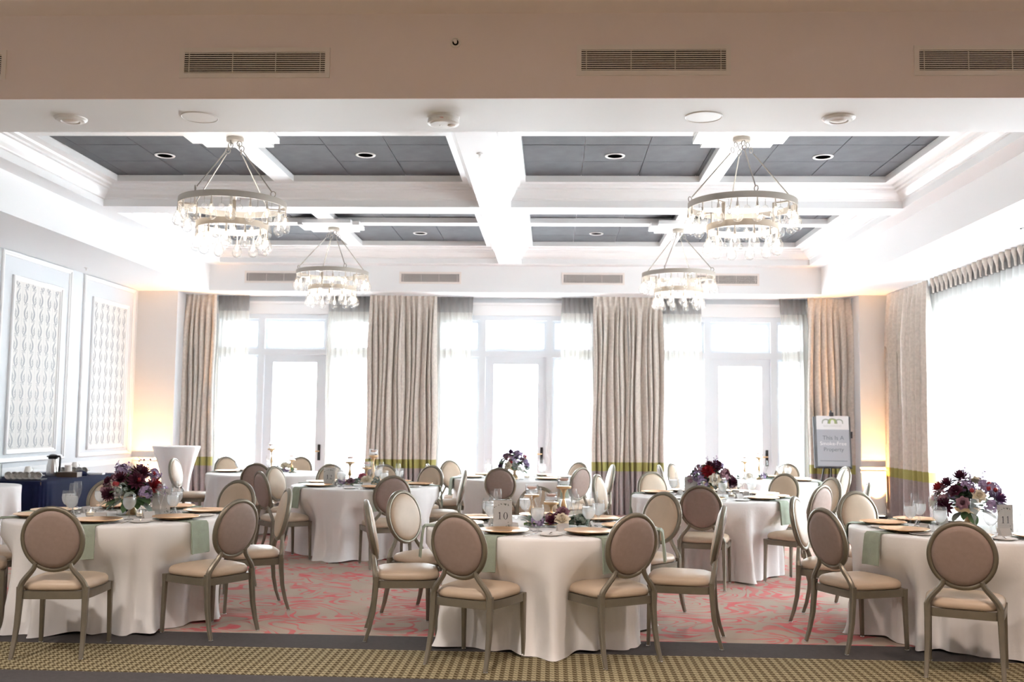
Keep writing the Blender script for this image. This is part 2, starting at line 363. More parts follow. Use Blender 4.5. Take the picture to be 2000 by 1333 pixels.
for ci, (xa, xb, ya, yb, ka, kb) in enumerate(COFFERS):
    rows = [[(xa + d * ka, ya + d, z), (xb - d * kb, ya + d, z), (xb - d * kb, yb - d, z), (xa + d * ka, yb - d, z)] for d, z in CROWN]
    obj('crown_moulding', MB().grid(rows, True).mesh('trim_paint'), ceiling)
    x0, x1, y0, y1 = xa + 0.28 * ka, xb - 0.28 * kb, ya + 0.28, yb - 0.28
    cx, cyy = (xa + xb) / 2, (9.07 if ya < 10 else 13.42)
    m = MB(); m.box(cx - 0.11, cx + 0.11, y0, y1, ZF, ZT + 0.01); obj('coffer_strip', m.mesh('trim_paint'), ceiling)
    m = MB(); m.box(x0, cx - 0.11, cyy - 0.11, cyy + 0.11, ZF, ZT + 0.01); m.box(cx + 0.11, x1, cyy - 0.11, cyy + 0.11, ZF, ZT + 0.01); obj('coffer_strip', m.mesh('trim_paint'), ceiling)
    h = 0.33; k = 0.2
    pts = [(-h, -k), (-k, -k), (-k, -h), (k, -h), (k, -k), (h, -k), (h, k), (k, k), (k, h), (-k, h), (-k, k), (-h, k)]
    pts = [(-h, -h), (h, -h), (h, -k), (h + 0.09, -k), (h + 0.09, k), (h, k), (h, h), (-h, h), (-h, k), (-h - 0.09, k), (-h - 0.09, -k), (-h, -k)]
    obj('ceiling_rose', MB().prism([(cx + p[0], cyy + p[1]) for p in pts], 4.10, ZF).mesh('trim_paint'), ceiling)
    obj('tile_grid', MB().box(x0 - 0.02, x1 + 0.02, y0 - 0.02, y1 + 0.02, ZT + 0.012, ZT + 0.03).mesh('tile_grid'), ceiling)
    ax = -0.33 if xa > -1 else -1.03 - 7 * TP
    ay = 9.73 - 6 * TP if ya < 10 else 14.55 - 6 * TP
    for i in range(9):
        for j in range(13):
            tx0, tx1 = max(x0, ax + i * TP), min(x1, ax + (i + 1) * TP); ty0, ty1 = max(y0, ay + j * TP), min(y1, ay + (j + 1) * TP)
            if tx1 - tx0 < 0.03 or ty1 - ty0 < 0.03: continue
            g = 0.004; key = (round(tx1 - tx0, 3), round(ty1 - ty0, 3))
            if key not in tile_me: tile_me[key] = MB().box(g, key[0] - g, g, key[1] - g, 0, 0.012).mesh('grey_tile')
            obj('ceiling_tile', tile_me[key], ceiling, (tx0, ty0, ZT + random.uniform(-0.002, 0.002)))

# ---- left wall: panel mouldings with damask inserts
def ring_frame(y0, y1, z0, z1, wd, prof):    # picture-frame moulding on the left wall
    m = MB(); rows = [[(XL + h, y0 + d, z0 + d), (XL + h, y1 - d, z0 + d), (XL + h, y1 - d, z1 - d), (XL + h, y0 + d, z1 - d)] for d, h in prof]
    return m.grid(rows, True)
MP = [(0, 0.0), (0, 0.02), (0.012, 0.032), (0.03, 0.030), (0.036, 0.018), (0.055, 0.014), (0.06, 0.0)]
def stroke(m, pts, wds, x):
    L = []; R = []
    for i, p in enumerate(pts):
        a = pts[max(i - 1, 0)]; b = pts[min(i + 1, len(pts) - 1)]
        t = Vector((b[0] - a[0], b[1] - a[1])); t.normalize(); n = Vector((-t.y, t.x)) * wds[i] / 2
        L.append((x, p[0] + n.x, p[1] + n.y)); R.append((x, p[0] - n.x, p[1] - n.y))
    m.grid([L, R])
def scrolls(y0, y1, z0, z1, x):
    m = MB(); PX, PZ = 0.19, 0.40
    def clip(pts): return all(y0 + 0.006 < p[0] < y1 - 0.006 and z0 + 0.004 < p[1] < z1 - 0.004 for p in pts)
    def add(pts, wd):
        q = [(p, w_) for p, w_ in zip(pts, wd) if clip([p])]
        if len(q) >= 2: stroke(m, [a for a, _ in q], [b for _, b in q], x)
    ncol = int((y1 - y0) / PX + 0.5); off = ((y1 - y0) - ncol * PX) / 2
    for c in range(ncol):
        for r in range(-1, int((z1 - z0) / (PZ / 2)) + 2):
            s = (1 if c % 2 == 0 else -1) * (1 if r % 2 == 0 else -1)
            yc = y0 + off + (c + 0.5) * PX; zb = z0 + r * PZ / 2
            n = 12; pts = []; wd = []
            for i in range(n + 1):
                t = i / n
                pts.append((yc + s * (0.052 * math.sin(t * PI * 1.15 - 0.2)) - s * 0.028, zb + t * 0.215)); wd.append(0.008 + 0.026 * math.sin(PI * min(1, t * 1.05)) ** 1.3)
            add(pts, wd)
            hook = []; hw = []
            for i in range(7):
                a = -0.3 + i / 6 * 2.6; hook.append((yc - s * (0.028 - 0.03) - s * 0.035 + s * 0.03 * math.cos(a) * 1.0, zb + 0.205 + 0.026 * math.sin(a))); hw.append(0.014 * (1 - i / 8))
            add(hook, hw)
            for kx in range(3):
                lz = zb + 0.03 + kx * 0.032; lf = []
                for i in range(5):
                    t = i / 4; lf.append((yc - s * 0.02 + s * (0.0 - 0.045 * t) * (1 - 0.15 * kx), lz + 0.035 * t + 0.018 * t * t))
                add(lf, [0.004, 0.016, 0.018, 0.012, 0.003])
        for yy in (0.0,):
            add([(y0 + off + c * PX + 0.0 + (0.006), z0 + 0.02), (y0 + off + c * PX + 0.006, z1 - 0.02)], [0.003, 0.003])
    return m
for k, (oy0, oy1, iy0, iy1) in enumerate(((9.55, 11.28, 9.83, 11.0), (11.67, 13.42, 11.93, 13.18), (13.79, 15.52, 14.08, 15.30))):
    p = struct('trim_%d' % (k + 2), ring_frame(oy0, oy1, 0.90, 3.49, 0.06, MP).mesh('trim_paint'))
    obj('inner_moulding', ring_frame(iy0, iy1, 1.0, 3.21, 0.06, MP).mesh('trim_paint'), p)
    obj('wallpaper_panel', MB().box(XL, XL + 0.004, iy0 + 0.05, iy1 - 0.05, 1.05, 3.16).mesh('wallpaper'), p)
    obj('scroll_print', scrolls(iy0 + 0.06, iy1 - 0.06, 1.06, 3.15, XL + 0.0048).mesh('scroll_ink'), p)

# ---- back windows and doors
def rect_frame(m, x0, x1, z0, z1, wd, y0, y1):
    m.box(x0, x0 + wd, y0, y1, z0, z1); m.box(x1 - wd, x1, y0, y1, z0, z1); m.box(x0 + wd, x1 - wd, y0, y1, z0, z0 + wd); m.box(x0 + wd, x1 - wd, y0, y1, z1 - wd, z1)
nwin = 0
for ui, (xa, xb, da, db) in enumerate(UNITS):
    y0, y1 = YB - 0.02, YB + 0.16
    m = MB()
    m.box(xa, xa + 0.09, y0, y1, 0, 3.21); m.box(xb - 0.09, xb, y0, y1, 0, 3.21); m.box(xa + 0.09, xb - 0.09, y0, y1, 3.13, 3.21)
    m.box(da - 0.10, da, y0, y1, 0, 3.13); m.box(db, db + 0.10, y0, y1, 0, 3.13); m.box(xa + 0.09, da - 0.10, y0, y1, 2.53, 2.63); m.box(da, db, y0, y1, 2.53, 2.63); m.box(db + 0.10, xb - 0.09, y0, y1, 2.53, 2.63)
    m.box(xa + 0.09, da - 0.10, y0, y1, 0, 0.16); m.box(db + 0.10, xb - 0.09, y0, y1, 0, 0.16)
    nwin += 1
    wnd = struct('window_%d' % nwin, m.mesh('frame_paint'))
    head = MB().box(xa - 0.12, xb + 0.12, YB - 0.035, YB, 3.21, 3.40); head.box(xa - 0.14, xb + 0.14, YB - 0.06, YB, 3.38, 3.42)
    obj('head_casing', head.mesh('trim_paint'), wnd)
    for (px0, px1, pz0, pz1) in ((xa + 0.09, da - 0.10, 0.16, 2.53), (db + 0.10, xb - 0.09, 0.16, 2.53), (xa + 0.09, da - 0.10, 2.63, 3.13), (da, db, 2.63, 3.13), (db + 0.10, xb - 0.09, 2.63, 3.13)):
        mm = MB(); rect_frame(mm, px0, px1, pz0, pz1, 0.045, YB + 0.04, YB + 0.09); sash = obj('sash', mm.mesh('frame_paint'), wnd)
        obj('pane', MB().box(px0 + 0.045, px1 - 0.045, YB + 0.064, YB + 0.068, pz0 + 0.045, pz1 - 0.045).mesh('pane_glass'), sash)
    mm = MB(); mm.box(da, da + 0.14, YB + 0.03, YB + 0.08, 0, 2.53); mm.box(db - 0.14, db, YB + 0.03, YB + 0.08, 0, 2.53)
    mm.box(da + 0.14, db - 0.14, YB + 0.03, YB + 0.08, 2.41, 2.53); mm.box(da + 0.14, db - 0.14, YB + 0.03, YB + 0.08, 0, 0.24)
    dr = struct('door_%d' % (ui + 1), mm.mesh('frame_paint'))
    obj('pane', MB().box(da + 0.14, db - 0.14, YB + 0.053, YB + 0.057, 0.24, 2.41).mesh('pane_glass'), dr)
    hx = db - 0.065
    obj('escutcheon', MB().box(hx - 0.022, hx + 0.022, YB + 0.018, YB + 0.03, 0.80, 1.06).mesh('black_metal'), dr)
    hd = MB(); hd.tube([(hx, YB + 0.02, 0.95), (hx, YB - 0.03, 0.95), (hx - 0.02, YB - 0.04, 0.95), (hx - 0.12, YB - 0.04, 0.95)], 0.011, 8)
    obj('handle', hd.mesh('gold_pale', True), dr)
for k, (a, b) in enumerate(RW):
    nwin += 1; m = MB()
    for (yy0, yy1, zz0, zz1) in ((a, a + 0.06, 0.25, 3.12), (b - 0.06, b, 0.25, 3.12), (a + 0.06, b - 0.06, 0.25, 0.31), (a + 0.06, b - 0.06, 3.06, 3.12), ((a + b) / 2 - 0.025, (a + b) / 2 + 0.025, 0.31, 3.06)):
        m.box(XR - 0.01, XR + 0.12, yy0, yy1, zz0, zz1)
    wnd = struct('window_%d' % nwin, m.mesh('frame_paint'))
    for (p0, p1) in ((a + 0.06, (a + b) / 2 - 0.025), ((a + b) / 2 + 0.025, b - 0.06)):
        for (z0, z1) in ((0.31, 3.06),): obj('pane', MB().box(XR + 0.05, XR + 0.054, p0, p1, z0, z1).mesh('pane_glass'), wnd)

# ---- drapes and sheers
def wave(u, nf, ph, seed):
    return math.sin(2 * PI * nf * u + ph + 0.9 * math.sin(2 * PI * u * 1.7 + seed) + 0.5 * math.sin(2 * PI * u * nf * 0.37 + seed * 2.1))
def cloth_panel(s0, s1, depth, z0, z1, nf, amp, seed, zr0, zr1, flare=0.04, pinch=True, fine=7, rows=10):
    # a pleated hanging panel in local (s, depth, z): s along the wall
    m = MB(); n = max(12, int(nf * fine)); rr = []
    for i in range(rows + 1):
        z = z0 + (z1 - z0) * i / rows; t = (zr1 - z) / (zr1 - zr0); row = []
        a = amp * (0.35 + 0.65 * min(1, t * 5)) if pinch else amp
        mid = (s0 + s1) / 2
        for j in range(n + 1):
            u = j / n; s = s0 + (s1 - s0) * u; s = mid + (s - mid) * (1 + flare * t)
            s += 0.35 * amp * math.cos(2 * PI * nf * u + seed) * min(1, t * 5) + 0.012 * math.sin(9 * t + 6 * u + seed)
            d = a * wave(u, nf, seed, seed)
            if pinch and t < 0.06: d = a * 1.6 * (abs(math.sin(PI * nf * u + seed)) - 0.5)
            row.append((s, depth + d, z))
        rr.append(row)
    return m.grid(rr)
def swap_side(m, x):       # map (s, depth, z) on the back wall to the right wall
    m.v = [(x - (p[1]), p[0], p[2]) for p in m.v]; return m
def drape(label, s0, s1, dep, nf, seed, side=False, flare=0.05, group='beige floor-length drapes'):
    t = thing('drape', label, 'curtain', (0, 0, 0), 0, group)
    for nm, z0, z1, mt, rows in (('drape_body', 0.85, 3.49, 'drape_beige', 22), ('olive_band', 0.71, 0.85, 'drape_olive', 2), ('lower_panel', 0.02, 0.71, 'drape_mauve', 5)):
        m = cloth_panel(s0, s1, dep, z0, z1, nf, 0.055, seed, 0.02, 3.49, flare, rows=rows, fine=9)
        if side: swap_side(m, 0)
        o = obj(nm, m.mesh(mt, 'all'), t)
        if side: o.location = (0, 0, 0)
    return t
drape('beige pleated drape with olive band beside the orange-lit left pier', -6.02, -5.50, 16.0, 6, 1.0)
drape('beige pleated drape right of the left glass door, left of its overlapping pair', -2.97, -2.44, 15.97, 6.5, 2.3)
drape('beige pleated drape left of the middle glass door, right of its overlapping pair', -2.44, -1.88, 16.02, 6.5, 3.1)
drape('beige pleated drape right of the middle glass door, left of its overlapping pair', 0.66, 1.20, 15.97, 6, 4.4)
drape('beige pleated drape left of the right glass door, right of its overlapping pair', 1.20, 1.76, 16.02, 6, 5.2)
drape('beige pleated drape hanging behind the smoke-free sign', 4.05, 4.74, 16.0, 7, 6.6)
def side_drape():
    t = thing('drape', 'beige pleated drape with olive band hanging at the right-hand wall', 'curtain', (0, 0, 0), 0, 'beige floor-length drapes')
    for nm, z0, z1, mt, rows in (('drape_body', 0.85, 3.49, 'drape_beige', 22), ('olive_band', 0.71, 0.85, 'drape_olive', 2), ('lower_panel', 0.02, 0.71, 'drape_mauve', 5)):
        m = cloth_panel(13.85, 15.50, 0, z0, z1, 9, 0.085, 2.0, 0.02, 3.49, 0.02, rows=rows, fine=9)
        m.v = [(5.16 - p[1], p[0], p[2]) for p in m.v]; obj(nm, m.mesh(mt, 'all'), t)
side_drape()
def sheer_panel(label, s0, s1, dep, nf, seed):
    t = thing('sheer_curtain', label, 'curtain', (0, 0, 0), 0, 'sheer curtains at the back windows')
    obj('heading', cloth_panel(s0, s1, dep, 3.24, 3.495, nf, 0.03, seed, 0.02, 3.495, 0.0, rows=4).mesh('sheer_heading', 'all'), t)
    obj('sheer_cloth', cloth_panel(s0, s1, dep, 0.03, 3.24, nf, 0.03, seed, 0.02, 3.495, 0.0, rows=12).mesh('sheer_cloth', 'all'), t)
sheer_panel('sheer curtain left of the left glass door', -5.52, -5.0, 16.16, 7, 0.4)
sheer_panel('sheer curtain between left glass door and the left drape pair', -3.69, -2.95, 16.16, 9, 1.4)
sheer_panel('sheer curtain left of the middle glass door', -1.90, -1.31, 16.16, 7, 2.4)
sheer_panel('sheer curtain right of the middle glass door', 0.15, 0.68, 16.16, 7, 3.4)
sheer_panel('sheer curtain left of the right glass door', 1.74, 2.41, 16.16, 8, 4.4)
sheer_panel('sheer curtain right of the right glass door beside the sign', 3.66, 4.08, 16.16, 5, 5.4)
t = thing('sheer_curtain', 'long sheer curtain covering the bright windows of the right wall', 'curtain')
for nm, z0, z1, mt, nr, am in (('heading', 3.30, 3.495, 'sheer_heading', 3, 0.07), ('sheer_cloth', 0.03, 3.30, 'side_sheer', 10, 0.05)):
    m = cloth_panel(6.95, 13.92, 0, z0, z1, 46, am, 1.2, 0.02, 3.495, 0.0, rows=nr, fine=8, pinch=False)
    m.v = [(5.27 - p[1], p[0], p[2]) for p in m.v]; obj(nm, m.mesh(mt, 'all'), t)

pleat = MB().tube([(0, 0, 0.0), (0, 0, 0.08), (-0.012, 0, 0.17), (-0.008, 0, 0.20)], [0.012, 0.018, 0.034, 0.030], 8, [0.010, 0.018, 0.040, 0.036]).mesh('drape_beige', 'all')
for k in range(44): obj('pleat', pleat, t, (5.20, 7.25 + k * 0.152, 3.292 + 0.006 * math.sin(5 * k)), (0, 0, 0.3 * math.sin(3 * k)))

# ---- air vents
def vent(label, x0, x1, y, z0, z1, nslat, group):
    t = thing('air_vent', label, 'vent', (0, 0, 0), 0, group)
    b = 0.03; m = MB(); rect_frame(m, x0 - b, x1 + b, z0 - b, z1 + b, b, y - 0.012, y)
    obj('vent_frame', m.mesh('vent_metal'), t)
    obj('duct_shade', MB().box(x0, x1, y - 0.004, y - 0.001, z0, z1).mesh('duct_dark'), t)  # flat near-black sheet painted as the shade behind the slats
    sl = MB().box(x0, x1, y - 0.010, y - 0.004, 0, (z1 - z0) / nslat * 0.42).mesh('vent_metal')
    for i in range(nslat): obj('slat', sl, t, (0, 0, z0 + (i + 0.35) * (z1 - z0) / nslat))
    for f in (0.035, 0.345, 0.65, 0.965): obj('divider', MB().box(x0 + (x1 - x0) * f - 0.002, x0 + (x1 - x0) * f + 0.002, y - 0.011, y - 0.008, z0, z1).mesh('vent_metal'), t)
    return t
yh = YF - 0.012
vent('slatted vent cut off by the left edge on the header', -4.42, -3.55, yh, 3.655, 3.79, 10, 'header vents')
vent('slatted vent on the header above the left front chandelier', -2.36, -1.455, yh, 3.665, 3.80, 10, 'header vents')
vent('slatted vent on the header right of the sprinkler', 0.165, 1.065, yh, 3.675, 3.81, 10, 'header vents')
vent('slatted vent at the right end of the header', 2.25, 3.12, yh, 3.67, 3.80, 10, 'header vents')
for lb, x0, x1 in (('small far vent half hidden left of the rear left chandelier', -4.88, -3.955), ('small far vent above the left drape pair', -2.403, -1.481), ('small far vent above the right drape pair', 0.165, 1.089), ('small far vent half hidden right of the rear right chandelier', 2.26, 3.183)):
    vent(lb, x0, x1, 15.6, 3.66, 3.79, 8, 'far soffit vents')

# ---- devices on the header
t = thing('sprinkler_head', 'recessed sprinkler head on the brown header face', 'sprinkler', (-0.629, yh, 3.862))
R90 = Matrix.Rotation(PI / 2, 4, 'X')
obj('flange', MB().lathe([(0.0, 0.002), (0.018, 0.002), (0.024, 0.008), (0.034, 0.006), (0.036, 0.0)], 24).xform(R90).mesh('vent_metal', True), t)
obj('cup', MB().lathe([(0.0, 0.003), (0.023, 0.003), (0.024, 0.009)], 24).xform(R90).mesh('duct_dark', True), t)
obj('bulb', MB().lathe([(0.0, 0.03), (0.012, 0.028), (0.012, 0.024), (0.004, 0.022), (0.006, 0.004), (0.010, 0.003)], 14).xform(R90).mesh('vent_metal', True), t)
def disc_dev(name, label, cat, x, y, prof, m='plastic_white', group=None):
    t = thing(name, label, cat, (x, y, ZS), 0, group); obj('housing', MB().lathe([(r, -z) for r, z in prof], 36).mesh(m), t); return t
t = disc_dev('smoke_detector', 'round white smoke detector under the header at centre', 'detector', -0.741, 6.50, [(0.108, 0), (0.108, 0.012), (0.101, 0.016), (0.101, 0.022), (0.106, 0.026), (0.104, 0.048), (0.085, 0.056), (0, 0.058)])
obj('strobe_lens', MB().lathe([(0.03, 0.0), (0.026, -0.008), (0.014, -0.012), (0, -0.013)], 18).mesh('vent_metal', True), t, (0.055, 0.0, -0.054))
obj('test_button', MB().lathe([(0.008, 0.0), (0.006, -0.003), (0, -0.004)], 12).mesh('vent_metal', True), t, (-0.02, 0, -0.056))
obj('red_lettering', text_mesh('FIRE', 0.014, 'red_print'), t, (0.0, -0.1062, -0.04), (PI / 2, 0, 0))
for lb, x in (('flush round ceiling speaker left under the header', -2.391), ('flush round ceiling speaker right under the header', 0.983)):
    t = disc_dev('ceiling_speaker', lb, 'speaker', x, 6.50, [(0.125, 0), (0.125, 0.003), (0.119, 0.006), (0.114, 0.003), (0, 0.0032)], group='header speakers')
for lb, x, s in (('round white emergency light at the left end under the header', -3.287, -1), ('round white emergency light right of centre under the header', 1.871, 1)):
    t = disc_dev('emergency_light', lb, 'light', x, 6.52, [(0.108, 0), (0.106, 0.008), (0.09, 0.020), (0.062, 0.026), (0.058, 0.016), (0, 0.016)], group='header emergency lights')
    obj('reflector', MB().lathe([(0.055, -0.017), (0.05, -0.022), (0.03, -0.028), (0, -0.03)], 20).mesh('vent_metal', True), t)
    obj('indicator', MB().lathe([(0.007, 0.0), (0.005, -0.006), (0, -0.007)], 10).mesh('smoked', True), t, (s * 0.075, -0.02 * s, -0.016))
for lb, x, y in (('tiny white sprinkler under the near half of the central beam', -0.68, 8.95), ('tiny white sprinkler under the far half of the central beam', -0.68, 13.9)):
    t = thing('beam_sprinkler', lb, 'sprinkler', (x, y, ZL), 0, 'beam sprinklers')
    obj('flange', MB().lathe([(0.03, 0), (0.03, -0.006), (0.012, -0.012), (0.008, -0.03), (0, -0.03)], 16).mesh('plastic_white', True), t)
    obj('deflector', MB().lathe([(0, -0.036), (0.014, -0.037), (0.014, -0.040), (0, -0.041)], 12).mesh('vent_metal', True), t)
for lb, x, y in (('tiny white sprinkler under the right soffit, nearer the room', 4.644, 13.48), ('tiny white sprinkler under the right soffit, nearer the drape', 4.914, 13.52), ('tiny white sprinkler under the left soffit between the wall panels', -6.36, 13.25)):
    t = thing('soffit_sprinkler', lb, 'sprinkler', (x, y, ZS), 0, 'soffit sprinklers')
    obj('flange', MB().lathe([(0.03, 0), (0.03, -0.006), (0.012, -0.012), (0.008, -0.03), (0, -0.03)], 16).mesh('plastic_white', True), t)
    obj('deflector', MB().lathe([(0, -0.036), (0.014, -0.037), (0.014, -0.040), (0, -0.041)], 12).mesh('vent_metal', True), t)
t = thing('soffit_spot', 'adjustable recessed spotlight under the right soffit at the picture edge', 'light', (4.81, 10.22, ZS))
obj('trim_ring', MB().lathe([(0.10, 0.0), (0.095, -0.008), (0.075, -0.006), (0.072, 0.0)], 32).mesh('plastic_white', True), t)
obj('dark_aperture', MB().lathe([(0.074, -0.002), (0.04, -0.0015), (0.0, -0.001)], 24).mesh('downlight_black', True), t)  # black disc, the shade of the recess put into its colour
obj('eyeball', MB().lathe([(0.055, -0.003), (0.05, -0.012), (0.03, -0.02), (0.0, -0.022)], 20).mesh('plastic_white', True), t, (0.008, 0.012, 0))
# recessed spots in the dark tiles
dl_ring = MB().lathe([(0.105, 0.0), (0.10, -0.008), (0.08, -0.006), (0.076, 0.0)], 32).mesh('plastic_white', True)
dl_hole = MB().lathe([(0.078, -0.002), (0.05, -0.0015), (0.0, -0.001)], 24).mesh('downlight_black', True)  # flat black disc stands in for the unlit hole of the downlight
for lb, x, y in (('recessed downlight left of the left front chandelier', -4.08, 10.13), ('recessed downlight right of the left front chandelier', -1.955, 10.1), ('recessed downlight left of the right front chandelier', 0.625, 10.13), ('recessed downlight right of the right front chandelier', 2.75, 10.16), ('recessed downlight in a far coffer left of the central beam', -1.957, 14.42), ('recessed downlight in a far coffer right of the central beam', 0.623, 14.4)):
    t = thing('downlight', lb, 'light', (x, y, ZT - 0.003), 0, 'recessed downlights'); obj('trim_ring', dl_ring, t); obj('recess_shade', dl_hole, t)

# ------------------------------------------------------------------ chandeliers
def build_chandelier():
    t = thing('chandelier', 'x', 'chandelier', (0, 0, 0), 0, 'two-tier glass-drop chandeliers')      # origin at canopy top, z down
    obj('canopy', MB().lathe([(0.0, 0.0), (0.078, 0.0), (0.08, -0.005), (0.08, -0.035), (0.074, -0.04), (0, -0.04)], 30).mesh('ring_metal', True), t)
    ZO, RO, ZI, RI, H = -0.605, 0.49, -0.815, 0.325, 0.058
    for R, Z, nm in ((RO, ZO, 'outer_ring'), (RI, ZI, 'inner_ring')):
        obj(nm, MB().lathe([(R - 0.008, Z - H), (R, Z - H), (R, Z), (R - 0.008, Z), (R - 0.008, Z - H)], 64).mesh('ring_metal', True), t)
    rodm = {}
    for k in range(4):
        a = PI / 4 + k * PI / 2 + 0.35; ca, sa = math.cos(a), math.sin(a)
        m = MB().tube([(0.085 * ca + 0.02 * ca, 0.105 * sa, -0.145), ((RO - 0.03) * ca, (RO - 0.03) * sa, ZO + 0.045)], 0.006, 8); r = obj('rod', m.mesh('nickel', True), t)
        for (px, pz) in ((0.055, -0.065), (0.085, -0.115), (RO - 0.012, ZO + 0.022)):
            lp = [(0.022 * math.cos(q * PI / 5), 0.0, 0.026 * math.sin(q * PI / 5)) for q in range(11)]
            obj('link', MB().tube(lp, 0.0045, 6, cap=False).xform(Matrix.Translation((px * ca, px * sa, pz)) @ Matrix.Rotation(a + 0.6, 4, 'Z')).mesh('nickel', True), r)
        m = MB()       # bracket between the two rings
        b = a + PI / 4; M = Matrix.Rotation(b, 4, 'Z')
        m.box(RI - 0.012, RI + 0.0, -0.016, 0.016, ZI - H, ZO - H + 0.01); m.box(RI - 0.012, RO, -0.016, 0.016, ZO - H, ZO - H + 0.012)
        obj('bracket', m.xform(M).mesh('ring_metal'), t)
    drop = MB().lathe([(0.010, 0.0), (0.0125, -0.03), (0.022, -0.062), (0.040, -0.10), (0.0475, -0.13), (0.044, -0.158), (0.030, -0.176), (0.012, -0.183), (0.0, -0.184)], 18).mesh('clear_glass', 'all')
    stem = MB().lathe([(0.006, 0.03), (0.006, -0.01), (0.010, -0.012), (0.010, -0.045), (0.004, -0.05), (0, -0.05)], 8).mesh('lamp_socket', True)
    fil = MB().lathe([(0.0, -0.060), (0.006, -0.066), (0.011, -0.085), (0.011, -0.102), (0.006, -0.118), (0.0, -0.122)], 10).mesh('filament', 'all')
    ball = MB().lathe([(0.026 * math.sin(PI * q / 8), 0.026 * math.cos(PI * q / 8)) for q in range(9)], 12).mesh('crystal', 'all')
    wire = MB().lathe([(0.0016, 0.10), (0.0016, 0.024)], 5).mesh('nickel', True)
    for R, Z, n in ((RO, ZO - H, 18), (RI, ZI - H, 12)):
        for k in range(n):
            a = 2 * PI * (k + 0.3) / n; p = ((R - 0.004) * math.cos(a), (R - 0.004) * math.sin(a), Z - 0.028)
            d = obj('glass_drop', drop, t, p); obj('stem', stem, d); obj('bulb', fil, d)
            a += PI / n; q = obj('crystal_ball', ball, t, ((R - 0.03) * math.cos(a), (R - 0.03) * math.sin(a), Z - 0.085)); obj('wire', wire, q)
    l = bpy.data.lights.new('chandelier_glow', 'POINT'); l.energy = 14; l.color = (1.0, 0.95, 0.89); l.shadow_soft_size = 0.25
    lo = bpy.data.objects.new('chandelier_glow', l); C.objects.link(lo); lo.parent = t; lo.location = (0, 0, -0.80)
    return keep(t)
ch = build_chandelier()
for i, (lb, x, y) in enumerate((('glass-drop chandelier hanging nearest on the left', -2.99, 9.07), ('glass-drop chandelier hanging nearest on the right', 1.72, 9.07), ('glass-drop chandelier hanging far back on the left', -3.02, 13.45), ('glass-drop chandelier hanging far back on the right', 1.69, 13.45))):
    o = ch if i == 0 else copy_tree(ch)
    o.location = (x, y, 4.10); o.rotation_euler = (0, 0, i * 0.5); o['label'] = lb

